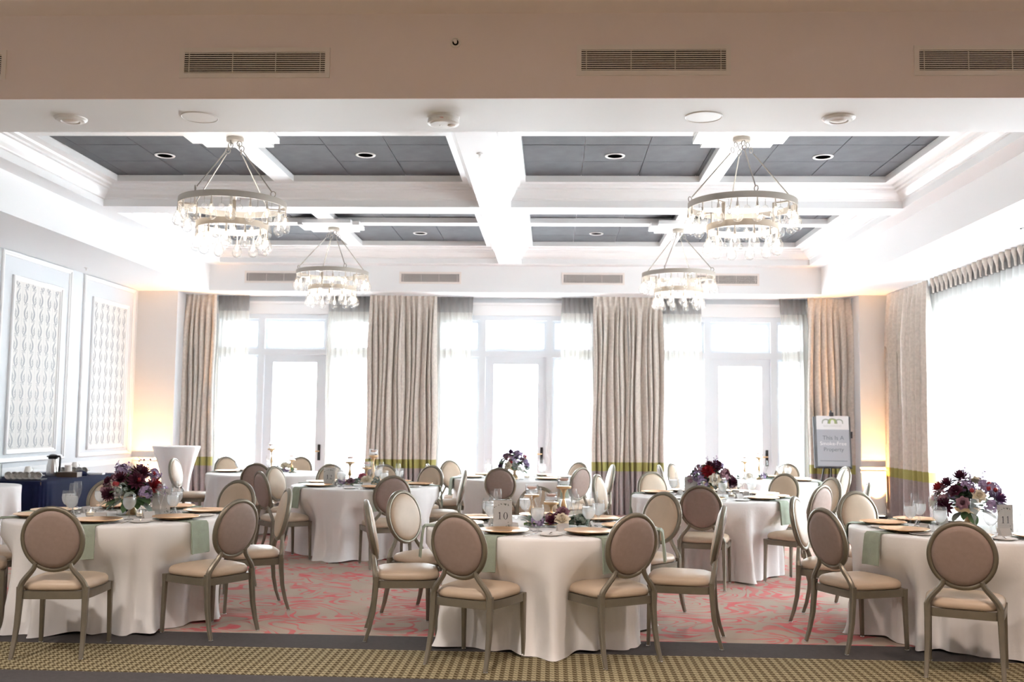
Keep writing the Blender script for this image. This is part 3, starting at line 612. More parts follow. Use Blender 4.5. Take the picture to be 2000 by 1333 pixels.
# ------------------------------------------------------------------ chairs
def superell(a, b, n, e=2.6, k=0.0):
    pts = []
    for j in range(n):
        th = 2 * PI * j / n; c, s = math.cos(th), math.sin(th)
        x = a * math.copysign(abs(c) ** (2 / e), c); y = b * math.copysign(abs(s) ** (2 / e), s)
        pts.append((x * (1 + k * y / b), y))
    return pts
def build_chair():
    t = thing('banquet_chair', 'x', 'chair', (0, 0, 0), 0, 'oval-backed banquet chairs')
    rows = []
    for sc, z in ((0.90, 0.402), (0.985, 0.408), (1.0, 0.425), (0.985, 0.443), (0.93, 0.457), (0.78, 0.468), (0.5, 0.476), (0.2, 0.479), (0.02, 0.479)):
        rows.append([(p[0] * sc, 0.012 + p[1] * sc, z) for p in superell(0.222, 0.222, 32, 4.0, 0.05)])
    obj('seat', MB().grid(rows, True, True).mesh('chair_vinyl', 'all'), t)
    m = MB(); o_ = superell(0.224, 0.222, 32, 7.0, 0.05); i_ = superell(0.20, 0.198, 32, 7.0, 0.05)
    m.grid([[(p[0], p[1] + 0.01, z) for p in q] for q, z in ((i_, 0.40), (i_, 0.355), (o_, 0.355), (o_, 0.403), (i_, 0.403))], True)
    obj('seat_frame', m.mesh('chair_metal', True), t)
    for s in (-1, 1):
        def leg(path, r0, r1):
            n = len(path); mm = MB(); rows = []
            for i, p in enumerate(path):
                r = r0 + (r1 - r0) * i / (n - 1); rows.append([(p[0] + a * r, p[1] + b * r, p[2]) for a, b in ((-1, -0.7), (-0.7, -1), (0.7, -1), (1, -0.7), (1, 0.7), (0.7, 1), (-0.7, 1), (-1, 0.7))])
            return mm.grid(rows, True, True).mesh('chair_metal', True)
        gl = MB().lathe([(0.011, 0.012), (0.015, 0.008), (0.015, 0.0), (0, 0)], 12).mesh('chrome', True)
        l = obj('leg', leg([(s * 0.213, 0.205, 0.404), (s * 0.214, 0.207, 0.34), (s * 0.217, 0.216, 0.012)], 0.019, 0.0115), t); obj('glide', gl, l, (s * 0.217, 0.216, 0))
        l = obj('leg', leg([(s * 0.196, -0.198, 0.43), (s * 0.197, -0.200, 0.34), (s * 0.20, -0.212, 0.20), (s * 0.204, -0.236, 0.09), (s * 0.207, -0.262, 0.012)], 0.0195, 0.0115), t); obj('glide', gl, l, (s * 0.207, -0.262, 0))
        path = []
        for i in range(10):
            q = i / 9; e = q * q * (3 - 2 * q)
            path.append((s * (0.197 - 0.092 * e), -0.200 - 0.022 * q, 0.41 + 0.165 * q ** 0.9))
        obj('upright', MB().tube(path, [0.019 - 0.004 * i / 9 for i in range(10)], 8).mesh('chair_metal', True), t)
    tl = 0.20; zc, yc = 0.722, -0.238
    def bk(x, y, z): return (x, yc - z * tl + y, zc + z)
    n = 44; rows = []
    for k in range(8):
        q = 2 * PI * k / 8; rows.append([bk((0.178 + 0.0165 * math.cos(q)) * math.cos(2 * PI * j / n), 0.019 * math.sin(q), (0.190 + 0.0165 * math.cos(q)) * math.sin(2 * PI * j / n)) for j in range(n)])
    rows.append(rows[0]); obj('back_frame', MB().grid(rows, True).mesh('chair_metal', 'all'), t)
    for nm, sg, mt in (('backrest', 1, 'chair_vinyl'), ('back_panel', -1, 'chair_back_cloth')):
        rows = []
        for sc, d in ((1.0, 0.0), (0.985, 0.014), (0.94, 0.023), (0.8, 0.029), (0.5, 0.033), (0.05, 0.034)):
            rows.append([bk(0.168 * sc * math.cos(2 * PI * j / n), sg * d, 0.180 * sc * math.sin(2 * PI * j / n)) for j in range(n)])
        obj(nm, MB().grid(rows, True, True).mesh(mt, 'all'), t)
    return keep(t)
chair0 = build_chair(); chair_used = [False]
def place_chair(x, y, rz, label):
    o = copy_tree(chair0) if chair_used[0] else chair0
    chair_used[0] = True; o.location = (x, y, 0); o.rotation_euler = (0, 0, rz); o['label'] = label
    return o

# ------------------------------------------------------------------ tables and tableware
TZ, TR = 0.745, 0.82
def build_cloth(cx, cyy, seed, chair_az, R=TR, H=TZ, nf=18):
    rnd = random.Random(seed); n = 216; rows = []
    ph = [rnd.uniform(0, 6.28) for _ in range(6)]
    def fold(th):
        c = math.cos(nf * th + ph[0] + 0.9 * math.sin(2 * th + ph[1]) + 0.7 * math.sin(3 * th + ph[4])); c = math.copysign(abs(c) ** 0.75, c)
        return 0.65 * c + 0.28 * math.cos((nf + 8) * th + ph[2]) + 0.25 * math.cos(5 * th + ph[3])
    def push(th):
        p = 0
        for a in chair_az:
            d = (th - a + PI) % (2 * PI) - PI; p = max(p, math.exp(-(d / 0.40) ** 4))
        return p
    for rr in (0.02, 0.4 * R, 0.8 * R, 0.975 * R): rows.append([(rr * math.cos(2 * PI * j / n), rr * math.sin(2 * PI * j / n), H) for j in range(n)])
    zs = [H - 0.004, H - 0.018, H - 0.05, H - 0.12, H - 0.22, H - 0.33, H - 0.44, H - 0.55, 0.12, 0.06, 0.025, 0.006]
    for z in zs:
        t = (H - z) / H; row = []
        for j in range(n):
            th = 2 * PI * j / n; f = fold(th); pu = push(th)
            r = R * (1 if z < H - 0.01 else 0.995) + 0.105 * f * min(1, 0.15 * t + 1.25 * t * t + 0.25 * t) * (1 - 0.66 * pu) + 0.01 * t
            r -= 0.17 * pu * max(0, min(1, (H - 0.12 - z) / 0.25))
            zz = z
            if z < 0.13:
                k = (0.13 - z) / 0.13; r += (0.035 + 0.045 * max(0, math.sin(3 * th + ph[4]))) * (1 - pu) * k ** 2; zz = max(0.004, z + 0.014 * math.sin(9 * th + ph[5]) * k)
            row.append((r * math.cos(th), r * math.sin(th), zz))
        rows.append(row)
    me = MB().grid(rows, True).mesh('linen', 'all')
    return me

def circ(r, a): return (r * math.cos(a), r * math.sin(a))
ME = {}
ME['charger'] = MB().lathe([(0.0, 0.010), (0.10, 0.010), (0.112, 0.013), (0.150, 0.021), (0.165, 0.022), (0.166, 0.019), (0.150, 0.015), (0.112, 0.0), (0.0, 0.0)], 40).mesh('gold', True)
ME['goblet'] = MB().lathe([(0.0, 0.004), (0.034, 0.002), (0.034, 0.0), (0.03, 0.005), (0.008, 0.010), (0.006, 0.02), (0.006, 0.062), (0.012, 0.070), (0.030, 0.084), (0.044, 0.110), (0.047, 0.135), (0.043, 0.165), (0.040, 0.182)], 22).mesh('clear_glass', 'all')
ME['water'] = MB().lathe([(0.0, 0.074), (0.014, 0.0745), (0.030, 0.087), (0.0425, 0.112), (0.0450, 0.135), (0.0425, 0.156), (0.0, 0.156)], 22).mesh('water', True)
ME['flute'] = MB().lathe([(0.0, 0.004), (0.033, 0.001), (0.033, 0.0), (0.028, 0.004), (0.007, 0.012), (0.0045, 0.03), (0.0045, 0.095), (0.012, 0.115), (0.024, 0.15), (0.030, 0.185), (0.029, 0.215), (0.025, 0.245)], 20).mesh('clear_glass', 'all')
ME['side_plate'] = MB().lathe([(0.0, 0.006), (0.05, 0.006), (0.078, 0.014), (0.08, 0.013), (0.05, 0.0), (0.0, 0.0)], 28).mesh('china', True)
def flatware(kind):
    m = MB()
    if kind == 'knife':
        m.prism([(-0.006, -0.10), (0.006, -0.10), (0.0055, 0.0), (0.009, 0.02), (0.009, 0.085), (0.0, 0.11), (-0.005, 0.10), (-0.005, 0.0)], 0.001, 0.004)
    else:
        m.prism([(-0.006, -0.10), (0.006, -0.10), (0.003, -0.02), (0.003, 0.03), (0.012, 0.045), (0.012, 0.055), (-0.012, 0.055), (-0.012, 0.045), (-0.003, 0.03), (-0.003, -0.02)], 0.001, 0.004)
        for k in (-1, -0.33, 0.33, 1): m.box(k * 0.0095 - 0.0022, k * 0.0095 + 0.0022, 0.055, 0.10, 0.001, 0.004)
    return m.mesh('silver')
ME['fork'] = flatware('fork'); ME['knife'] = flatware('knife')
ME['butter_knife'] = MB().prism([(-0.005, -0.07), (0.005, -0.07), (0.004, 0.0), (0.009, 0.015), (0.008, 0.055), (-0.003, 0.065), (-0.004, 0.0)], 0.0145, 0.017).mesh('silver')
def tent_card():
    m = MB(); w_, d_, h_ = 0.045, 0.02, 0.05
    m.grid([[(-w_, -d_, 0), (-w_, 0, h_), (-w_, d_, 0)], [(w_, -d_, 0), (w_, 0, h_), (w_, d_, 0)]]); m.grid([[(-w_, -d_ + 0.001, 0), (-w_, 0, h_ - 0.002), (-w_, d_ - 0.001, 0)], [(w_, -d_ + 0.001, 0), (w_, 0, h_ - 0.002), (w_, d_ - 0.001, 0)]])
    return m.mesh('card')
ME['place_card'] = tent_card()
def napkin_mesh():
    # lies under the charger and falls over the table edge; local +X points outward, origin at the table centre
    path = [(0.42, 0.0025), (0.60, 0.0025), (TR - 0.02, 0.003), (TR + 0.004, -0.001), (TR + 0.012, -0.014), (TR + 0.018, -0.06), (TR + 0.024, -0.13), (TR + 0.030, -0.215)]
    m = MB(); hw = 0.072; rows = []; us = (-1, -0.6, -0.2, 0.2, 0.6, 1)
    for i, (r, z) in enumerate(path):
        a = path[max(i - 1, 0)]; b = path[min(i + 1, len(path) - 1)]; t = Vector((b[0] - a[0], b[1] - a[1])).normalized(); nr, nz = -t.y, t.x
        k = max(0, i - 3) / 4; th = 0.003 + 0.010 * min(1, max(0, i - 2) / 2)
        o_ = [(r + nr * th + 0.008 * k * math.sin(5 * u + 1), u * hw * (1 + 0.10 * k), z + nz * th + (0.004 * u if i > 6 else 0)) for u in us]
        i_ = [(r + 0.002 * k, u * hw * (1 + 0.08 * k), z) for u in reversed(us)]
        rows.append(o_ + i_)
    return m.grid(rows, True, True).mesh('sage', True)
ME['napkin'] = napkin_mesh()
ME['votive_glass'] = MB().lathe([(0.0, 0.0), (0.030, 0.0), (0.037, 0.02), (0.038, 0.05), (0.035, 0.05), (0.034, 0.02), (0.0, 0.006)], 22).mesh('clear_glass', True)
ME['votive_wax'] = MB().lathe([(0.0, 0.006), (0.030, 0.007), (0.033, 0.02), (0.033, 0.03), (0.0, 0.028)], 18).mesh('wax_cream', True)
ME['flame'] = MB().lathe([(0.0, 0.028), (0.004, 0.034), (0.003, 0.042), (0.0, 0.050)], 8).mesh('filament', 'all')

SECT = [(-90, 'front'), (-45, 'front right'), (0, 'right'), (45, 'rear right'), (90, 'rear'), (135, 'rear left'), (180, 'left'), (-135, 'front left')]
def seat_names(azs):
    free = dict((n, a) for a, n in SECT); out = []
    for az in azs:
        if not free: out.append('extra'); continue
        nm = min(free, key=lambda q: abs((az - free[q] + 180) % 360 - 180)); free.pop(nm); out.append(nm)
    return out

def digit(m, d, x, s):          # serif numerals built as strokes in the (x, z) plane, height s
    t = 0.13 * s
    if d == '1':
        m.box(x - t / 2, x + t / 2, -0.0006, 0, 0, s); m.box(x - 0.2 * s, x + 0.2 * s, -0.0006, 0, 0, 0.04 * s); m.poly([(x - 0.2 * s, -0.0006, 0.86 * s), (x - 0.2 * s, -0.0006, 0.82 * s), (x - t / 2, -0.0006, 0.86 * s), (x - t / 2, -0.0006, s)])
    elif d == '0':
        n = 24; m.grid([[(x + a * s * math.cos(2 * PI * j / n), -0.0006, 0.5 * s + b * s * math.sin(2 * PI * j / n)) for j in range(n)] for a, b in ((0.31, 0.51), (0.18, 0.46))], True)
    elif d == '2':
        pts = [(-0.24, 0.76), (-0.20, 0.90), (-0.05, 0.97), (0.12, 0.93), (0.21, 0.78), (0.18, 0.62), (0.05, 0.42), (-0.14, 0.18), (-0.24, 0.06)]
        L = [(x + p[0] * s, -0.0006, p[1] * s) for p in pts]; Rr = [(x + (p[0] - w_) * s, -0.0006, (p[1] - w_ * 0.6) * s) for p, w_ in zip(pts, (0.03, 0.04, 0.05, 0.08, 0.13, 0.13, 0.09, 0.06, 0.03))]
        m.grid([L, Rr]); m.box(x - 0.27 * s, x + 0.26 * s, -0.0006, 0, 0, 0.11 * s)
def table_number(label, num, x, y, rz, sc=1.0):
    t = thing('table_number', label, 'table sign', (x, y, TZ), rz); t.scale = (sc,) * 3
    W, H = 0.064, 0.195
    m = MB().box(-W - 0.004, W + 0.004, -0.006, -0.003, 0.004, H + 0.006); m.box(-W - 0.004, W + 0.004, 0.003, 0.006, 0.004, H + 0.006); m.box(-W - 0.004, W + 0.004, -0.035, 0.035, 0, 0.004)
    obj('acrylic_holder', m.mesh('acrylic'), t)
    c = obj('printed_card', MB().box(-W, W, -0.0012, 0.0012, 0.006, H).mesh('card'), t)
    if num:
        m = MB(); s = 0.048; digit(m, num[0], -0.019, s); digit(m, num[1], 0.021, s); obj('numeral', m.mesh('ink'), c, (0, -0.0014, 0.068))
    m = MB(); rnd = random.Random(3)
    for side, cx_, cz_, n in ((0, -0.01, 0.172, 22), (1, 0.045, 0.03, 9)):
        for _ in range(n):
            a = rnd.uniform(0, 2 * PI); px = cx_ + rnd.uniform(-0.048, 0.045) * (0.3 if side else 1); pz = cz_ + rnd.uniform(-0.02, 0.014); l = rnd.uniform(0.006, 0.014); w_ = l * 0.3
            ca, sa = math.cos(a), math.sin(a)
            if not (-W + 0.012 < px < W - 0.012 and 0.02 < pz < H - 0.015): continue
            m.poly([(px, 0, pz), (px + l / 2 * ca - w_ * sa, 0, pz + l / 2 * sa + w_ * ca), (px + l * ca, 0, pz + l * sa), (px + l / 2 * ca + w_ * sa, 0, pz + l / 2 * sa - w_ * ca)])
    obj('leaf_print', m.mesh('ink_leaf'), c, (0, -0.0016, 0))
    return t

# ---- flowers
def petal(m, M, l, w_, cup, n=3):
    b = len(m.v); rows = []
    for i in range(n + 1):
        t = i / n; ww = w_ * math.sin(PI * (0.12 + 0.80 * t)) ; z = cup * t * t
        rows.append([(u * ww, l * t, z + 0.25 * w_ * u * u) for u in (-1, 0, 1)])
    m.grid(rows); m.xform(M, b)
def rose(col):
    m = MB(); rnd = random.Random(11)
    for ring, (n, el, l, w_, cup, off) in enumerate(((4, 80, 0.60, 0.36, 0.10, 0.03), (5, 68, 0.72, 0.42, 0.05, 0.08), (6, 48, 0.82, 0.46, -0.10, 0.14), (7, 20, 0.90, 0.46, -0.2, 0.16))):
        for k in range(n):
            a = 2 * PI * (k + ring * 0.4) / n + rnd.uniform(-0.1, 0.1)
            M = Matrix.Rotation(a, 4, 'Z') @ Matrix.Translation((0, off, -0.02 * ring)) @ Matrix.Rotation(math.radians(el + rnd.uniform(-6, 6)), 4, 'X'); petal(m, M, l, w_, cup)
    return m.mesh(col, 'all')
def dahlia(col):
    m = MB(); rnd = random.Random(5)
    for ring, (n, el) in enumerate(((6, 78), (9, 60), (11, 40), (12, 18), (12, -4))):
        for k in range(n):
            a = 2 * PI * (k + ring * 0.5) / n; M = Matrix.Rotation(a, 4, 'Z') @ Matrix.Translation((0, 0.04, 0)) @ Matrix.Rotation(math.radians(el + rnd.uniform(-8, 8)), 4, 'X'); petal(m, M, 0.98, 0.17, 0.12)
    return m.mesh(col, 'all')
def cluster(col):
    m = MB(); rnd = random.Random(9)
    for k in range(26):
        zz = rnd.uniform(-0.4, 1); a = k * 2.4; r = 0.62 * math.sqrt(max(0.05, 1 - (zz * 0.8) ** 2)); c = Vector((r * math.cos(a), r * math.sin(a), 0.75 * zz)); q = c.normalized().to_track_quat('Z', 'Y').to_matrix().to_4x4()
        for p in range(5):
            M = Matrix.Translation(c) @ q @ Matrix.Rotation(2 * PI * p / 5, 4, 'Z') @ Matrix.Rotation(math.radians(rnd.uniform(5, 35)), 4, 'X'); petal(m, M, 0.30, 0.15, -0.05, 2)
    return m.mesh(col, 'all')
def leaf(col, wide=0.28, n=5):
    m = MB(); rows = []
    for i in range(n + 1):
        t = i / n; ww = wide * math.sin(PI * t) ** 0.7 if 0 < t < 1 else 0.01
        rows.append([(u * ww, t, -0.28 * t * t + 0.12 * ww * abs(u)) for u in (-1, 0, 1)])
    return m.grid(rows).mesh(col, 'all')
def berry(col): return MB().lathe([(math.sin(PI * q / 7), math.cos(PI * q / 7)) for q in range(8)], 10).mesh(col, 'all')
def sprig(col):
    m = MB(); m.tube([(0, 0, 0), (0.04, 0.01, 0.5), (0.02, 0.03, 1.0)], 0.012, 5)
    for k in range(7):
        z = 0.45 + 0.09 * k; a = k * 2.2; M = Matrix.Translation((0.03 + 0.05 * math.cos(a), 0.02 + 0.05 * math.sin(a), z)) @ Matrix.Rotation(a, 4, 'Z') @ Matrix.Rotation(0.6, 4, 'X')
        petal(m, M, 0.12, 0.06, 0.0, 2)
    return m.mesh(col, 'all')
FL = dict(rose_cream=rose('bloom_cream'), rose_mauve=rose('bloom_mauve'), rose_pink=rose('bloom_pink'), rose_plum=rose('bloom_plum'), dahlia_plum=dahlia('bloom_plum'), dahlia_purple=dahlia('bloom_purple'), dahlia_red=dahlia('bloom_red'),
          lilac=cluster('bloom_lilac'), mauve_cluster=cluster('bloom_mauve'), dusty=cluster('leaf_dusty'), berry=berry('bloom_red'), sprig=sprig('bloom_lilac'), green_berry=berry('leaf_fresh'))
LF = [leaf('leaf_green'), leaf('leaf_dusty', 0.2), leaf('leaf_green', 0.22)]
LE = [leaf('leaf_eucalyptus', 0.36), leaf('leaf_eucalyptus', 0.42), leaf('leaf_dusty', 0.3), leaf('leaf_fresh', 0.26)]
compote = MB().lathe([(0.0, 0.0), (0.044, 0.0), (0.046, 0.006), (0.040, 0.014), (0.026, 0.04), (0.018, 0.058), (0.024, 0.062), (0.026, 0.068), (0.018, 0.074), (0.022, 0.085), (0.055, 0.098), (0.082, 0.118), (0.092, 0.140), (0.089, 0.140), (0.078, 0.122), (0.0, 0.104)], 30).mesh('gold_pale', True)
def aim(d): return Vector(d).to_track_quat('Z', 'Y').to_euler()
def bouquet(label, x, y, seed, width=0.23, height=0.21, cols=None):
    t = thing('flower_arrangement', label, 'flowers', (x, y, TZ), 0, 'flower centrepieces in gold vases'); rnd = random.Random(seed)
    obj('gold_vase', compote, t)
    kinds = cols or ['dahlia_plum', 'lilac', 'rose_cream', 'dahlia_plum', 'lilac', 'mauve_cluster', 'rose_plum', 'lilac', 'dahlia_red', 'rose_cream', 'dusty', 'mauve_cluster', 'dahlia_purple', 'lilac', 'rose_mauve', 'dusty', 'rose_cream', 'lilac', 'mauve_cluster', 'dahlia_plum', 'dusty', 'lilac']
    n = len(kinds)
    for k, kd in enumerate(kinds):
        u = (k + 0.5) / n; ph = math.acos(1 - u * 1.05); a = k * 2.39996 + seed
        d = Vector((math.sin(ph) * math.cos(a), math.sin(ph) * math.sin(a), max(0.03, math.cos(ph))))
        p = Vector((d.x * width, d.y * width, 0.13 + d.z * height)) * rnd.uniform(0.93, 1.06)
        sc = {'r': 0.052, 'd': 0.060, 'l': 0.062, 'm': 0.060}[kd[0]] * rnd.uniform(0.95, 1.25)
        if kd == 'dusty': sc = 0.055
        obj('bloom', FL[kd], t, p, aim((d.x, d.y, d.z * 0.8 + 0.1)), sc)
    for k in range(7):
        a = rnd.uniform(0, 2 * PI); ph = rnd.uniform(0.5, 1.35); d = Vector((math.sin(ph) * math.cos(a), math.sin(ph) * math.sin(a), math.cos(ph)))
        obj('berry', FL['berry'], t, Vector((d.x * width * 1.14, d.y * width * 1.14, 0.14 + d.z * height * 1.1)), None, rnd.uniform(0.013, 0.02))
    for k in range(8):
        a = rnd.uniform(0, 2 * PI); ph = rnd.uniform(0.1, 0.9); d = Vector((math.sin(ph) * math.cos(a), math.sin(ph) * math.sin(a), math.cos(ph)))
        obj('sprig', FL['sprig'], t, Vector((d.x * width * 0.9, d.y * width * 0.9, 0.10 + d.z * height * 0.9)), aim(d), rnd.uniform(0.10, 0.16))
    for k in range(52):
        ph = rnd.uniform(0.05, 1.5); a = k * 2.4; d = Vector((math.sin(ph) * math.cos(a), math.sin(ph) * math.sin(a), math.cos(ph)))
        obj('leaf', LF[k % 2], t, Vector((d.x * width, d.y * width, d.z * height)) * (0.35 if k % 2 else 0.68) + Vector((0, 0, 0.13)), (Matrix.Rotation(a + 1.57, 4, 'Z') @ Matrix.Rotation(0.5 - ph * 0.2, 4, 'X') @ Matrix.Rotation(rnd.uniform(-1, 1), 4, 'Y')).to_euler(), rnd.uniform(0.12, 0.16))
    for k in range(34):
        a = 2 * PI * k / 34 * 2.0 + rnd.uniform(-0.2, 0.2); e = rnd.uniform(-0.35, 0.55)
        M = Matrix.Rotation(a, 4, 'Z') @ Matrix.Rotation(e, 4, 'X')
        o = obj('leaf', rnd.choice(LF), t, (M @ Vector((0, width * 0.45, 0))) + Vector((0, 0, 0.135)), M.to_euler(), rnd.uniform(0.11, 0.165))
    return t
def candlestick(label, x, y, h, seed=0):
    t = thing('candlestick', label, 'candle holder', (x, y, TZ), seed, 'gold candlesticks')
    m = h - 0.02
    obj('gold_stem', MB().lathe([(0.0, 0.0), (0.045, 0.0), (0.046, 0.005), (0.034, 0.014), (0.014, 0.028), (0.011, 0.04), (0.018, 0.05), (0.011, 0.06), (0.010, m * 0.40), (0.020, m * 0.45), (0.022, m * 0.52), (0.012, m * 0.66), (0.008, m * 0.70), (0.012, m * 0.72), (0.008, m * 0.74), (0.010, m * 0.86), (0.024, m * 0.97), (0.052, m), (0.054, h - 0.012), (0.054, h - 0.004), (0.0, h - 0.003)], 26).mesh('gold_pale', True), t)
    g = obj('glass_cup', MB().lathe([(0.0, h - 0.002), (0.044, h - 0.002), (0.046, h + 0.01), (0.046, h + 0.066), (0.044, h + 0.066), (0.043, h + 0.012), (0.0, h + 0.006)], 26).mesh('clear_glass', True), t)
    obj('water', MB().lathe([(0.0, h + 0.008), (0.0425, h + 0.011), (0.0425, h + 0.034), (0.0, h + 0.034)], 22).mesh('water', True), g)
    obj('floating_candle', MB().lathe([(0.0, h + 0.0345), (0.026, h + 0.035), (0.034, h + 0.045), (0.035, h + 0.052), (0.0, h + 0.050)], 18).mesh('wax_pink', True), g)
    return t
def garland(label, x, y, rz, seed, length=0.26, n_leaf=46, blooms=None):
    t = thing('flower_garland', label, 'flowers', (x, y, TZ), rz, 'low eucalyptus and flower garlands'); rnd = random.Random(seed)
    obj('vine', MB().tube([(-length, 0.0, 0.012), (-length * 0.4, 0.03, 0.02), (length * 0.3, -0.02, 0.02), (length, 0.02, 0.012)], 0.005, 6).mesh('leaf_green', True), t)
    for k in range(n_leaf):
        u = rnd.uniform(-1, 1); a = rnd.uniform(0, 2 * PI); e = rnd.uniform(-0.1, 1.2)
        M = Matrix.Rotation(a, 4, 'Z') @ Matrix.Rotation(e, 4, 'X')
        obj('leaf', LE[3] if k % 15 == 7 else rnd.choice(LE[:3]), t, (u * length * 0.95, rnd.uniform(-0.05, 0.05), 0.02 + 0.035 * (1 - abs(u)) * rnd.random()), M.to_euler(), rnd.uniform(0.055, 0.085))
    for kd, px, py, pz, sc in blooms or ():
        obj('bloom', FL[kd], t, (px, py, pz), aim((px * 0.6, -0.55, 0.75)), sc)
    return t

TABLES = {
 'A': dict(c=(-3.20, 7.45), ph='front left table', seats=[(-84, 1.40), (-30, 1.24), (25, 1.22), (74, 1.50), (118, 1.52), (-152, 1.28), (172, 1.30)]),
 'B': dict(c=(-0.06, 7.15), ph='table numbered ten', seats=[(-115, 1.21), (-58, 1.09), (-170, 1.24), (146, 1.36), (92, 1.45), (46, 1.40), (-11, 1.26)]),
 'C': dict(c=(2.98, 7.32), ph='table numbered eleven', seats=[(-157, 1.27), (-114, 1.44), (153, 1.24), (108, 1.36), (-66, 1.36)]),
 'D': dict(c=(-2.08, 11.2), ph='table numbered twelve', seats=[(-141, 1.25), (160, 1.24), (-68, 1.36), (62, 1.30), (7, 1.12), (90, 1.25), (120, 1.3)]),
 'E': dict(c=(-0.48, 13.1), ph='table before the middle glass door', seats=[(-163, 1.15), (135, 1.35), (-97, 1.12), (-42, 1.15), (46, 1.25), (8, 1.30)]),
 'F': dict(c=(1.64, 10.3), ph='flower table right of centre', seats=[(-104, 1.27), (-46, 1.25), (-13, 1.50), (21, 1.44), (50, 1.56), (76, 1.30), (112, 1.35), (158, 1.25)]),
 'G': dict(c=(-3.80, 13.4), ph='table before the left glass door', seats=[(135, 1.26), (84, 1.22), (176, 1.35), (-82, 1.15)]),
 'H': dict(c=(2.72, 13.45), ph='table before the right glass door', seats=[(10, 1.25), (-28, 1.15), (58, 1.22), (150, 1.22), (-178, 1.3)]),
}
NEAR = 'ABC'
for key, T in TABLES.items():
    cx, cyy = T['c']; az = [math.radians(s[0]) for s in T['seats']]; names = seat_names([s[0] for s in T['seats']]); ph = T['ph']
    tb = thing('banquet_table', 'round banquet table under white cloth, ' + ph, 'table', (cx, cyy, 0), 0, 'round banquet tables')
    obj('tabletop', MB().lathe([(0, TZ - 0.03), (TR - 0.03, TZ - 0.03), (TR - 0.025, TZ - 0.008), (0, TZ - 0.006)], 48).mesh('wood_dark', True), tb)
    for k in range(4):
        a = PI / 4 + k * PI / 2; obj('leg', MB().tube([(0.40 * math.cos(a), 0.40 * math.sin(a), 0.0), (0.36 * math.cos(a), 0.36 * math.sin(a), TZ - 0.03)], 0.018, 8).mesh('black_metal', True), tb)
    tag(obj('tablecloth', build_cloth(cx, cyy, sum(map(ord, key)), az), None, (cx, cyy, 0)), 'white floor-length tablecloth draped over the ' + ph, 'tablecloth', 'white tablecloths')
    for (d, r), nm, a in zip(T['seats'], names, az):
        tx, ty = cx + r * math.cos(a), cyy + r * math.sin(a); nx, ny = -math.cos(a), -math.sin(a)
        place_chair(tx + nx * 0.278, ty + ny * 0.278, math.atan2(-nx, ny), 'champagne oval-backed chair at the %s of the %s' % (nm, ph))
    for nm, a in zip(names, az):
        rnd = random.Random(str(key) + nm)
        def put(kind, label, cat, r, da, rz, grp, base=TZ):
            p = circ(r, a + da); o = tag(obj(kind, ME[kind], None, (cx + p[0], cyy + p[1], base), (0, 0, rz)), label % (nm, ph), cat, grp); return o
        tag(obj('napkin', ME['napkin'], None, (cx, cyy, TZ), (0, 0, a + rnd.uniform(-0.03, 0.03))), 'sage napkin at %s place of %s' % (nm, ph), 'napkin', 'sage napkins')
        put('charger', 'gold charger plate, %s place, %s', 'plate', 0.585, 0, a, 'gold charger plates', TZ + 0.0075)
        o = put('goblet', 'stemmed water glass, %s place, %s', 'glass', 0.40, 0.34 + rnd.uniform(-0.04, 0.04), 0, 'water goblets'); obj('water', ME['water'], o)
        put('flute', 'clear champagne flute, %s place, %s', 'glass', 0.36, 0.10 + rnd.uniform(-0.08, 0.08), 0, 'champagne flutes')
        if key in 'ABCDF':
            o = put('side_plate', 'small bread plate, %s place, %s', 'plate', 0.62, -0.47, a + 0.6, 'bread plates')
            tag(obj('butter_knife', ME['butter_knife'], None, (o.location.x, o.location.y, TZ), (0, 0, a + 0.9)), 'butter knife on bread plate, %s place, %s' % (nm, ph), 'knife', 'butter knives')
            put('fork', 'silver dinner fork, %s place, %s', 'fork', 0.60, -0.315, a + PI / 2, 'silver forks')
            put('knife', 'silver dinner knife, %s place, %s', 'knife', 0.60, 0.315, a + PI / 2, 'silver knives')
            put('place_card', 'white tent place card, %s place, %s', 'card', 0.36, -0.16, a + PI / 2 + rnd.uniform(-0.2, 0.2), 'tent place cards')
    if key in 'ACEF':
        for k in range(2):
            a = -PI / 2 + (k * 2 - 1) * 0.9; p = circ(0.21 if key != 'A' else 0.24, a)
            o = tag(obj('votive_candle', ME['votive_glass'], None, (cx + p[0], cyy + p[1], TZ)), 'small votive candle %s of the vase on the %s' % (('left', 'right')[k], ph), 'candle', 'votive candles'); obj('wax', ME['votive_wax'], o); obj('flame', ME['flame'], o)
bouquet('burgundy and lilac flowers in gold vase on the front left table', -3.15, 7.47, 1, 0.20, 0.20, ['dahlia_plum', 'lilac', 'dahlia_plum', 'rose_cream', 'dahlia_plum', 'lilac', 'mauve_cluster', 'dahlia_plum', 'lilac', 'rose_plum', 'dahlia_red', 'rose_cream', 'dusty', 'dahlia_plum', 'mauve_cluster', 'lilac', 'rose_plum', 'dahlia_plum', 'lilac', 'mauve_cluster', 'dusty', 'lilac'])
bouquet('plum and lilac flowers in gold vase on the table numbered eleven', 3.06, 7.55, 2, 0.22, 0.20)
bouquet('purple and lilac flowers in gold vase before the middle glass door', -0.48, 13.1, 3, 0.17, 0.20, ['dahlia_purple', 'lilac', 'dahlia_purple', 'mauve_cluster', 'rose_cream', 'dahlia_purple', 'lilac', 'rose_mauve', 'dusty', 'lilac', 'dahlia_red', 'rose_cream', 'dusty', 'dahlia_purple'])
bouquet('cream and lilac flowers in gold vase on the flower table right of centre', 1.62, 10.25, 4, 0.20, 0.19)
table_number('acrylic table card showing numeral ten', '10', -0.33, 6.86, -0.12)
table_number('acrylic table card showing numeral eleven', '11', 3.15, 7.14, 0.30)
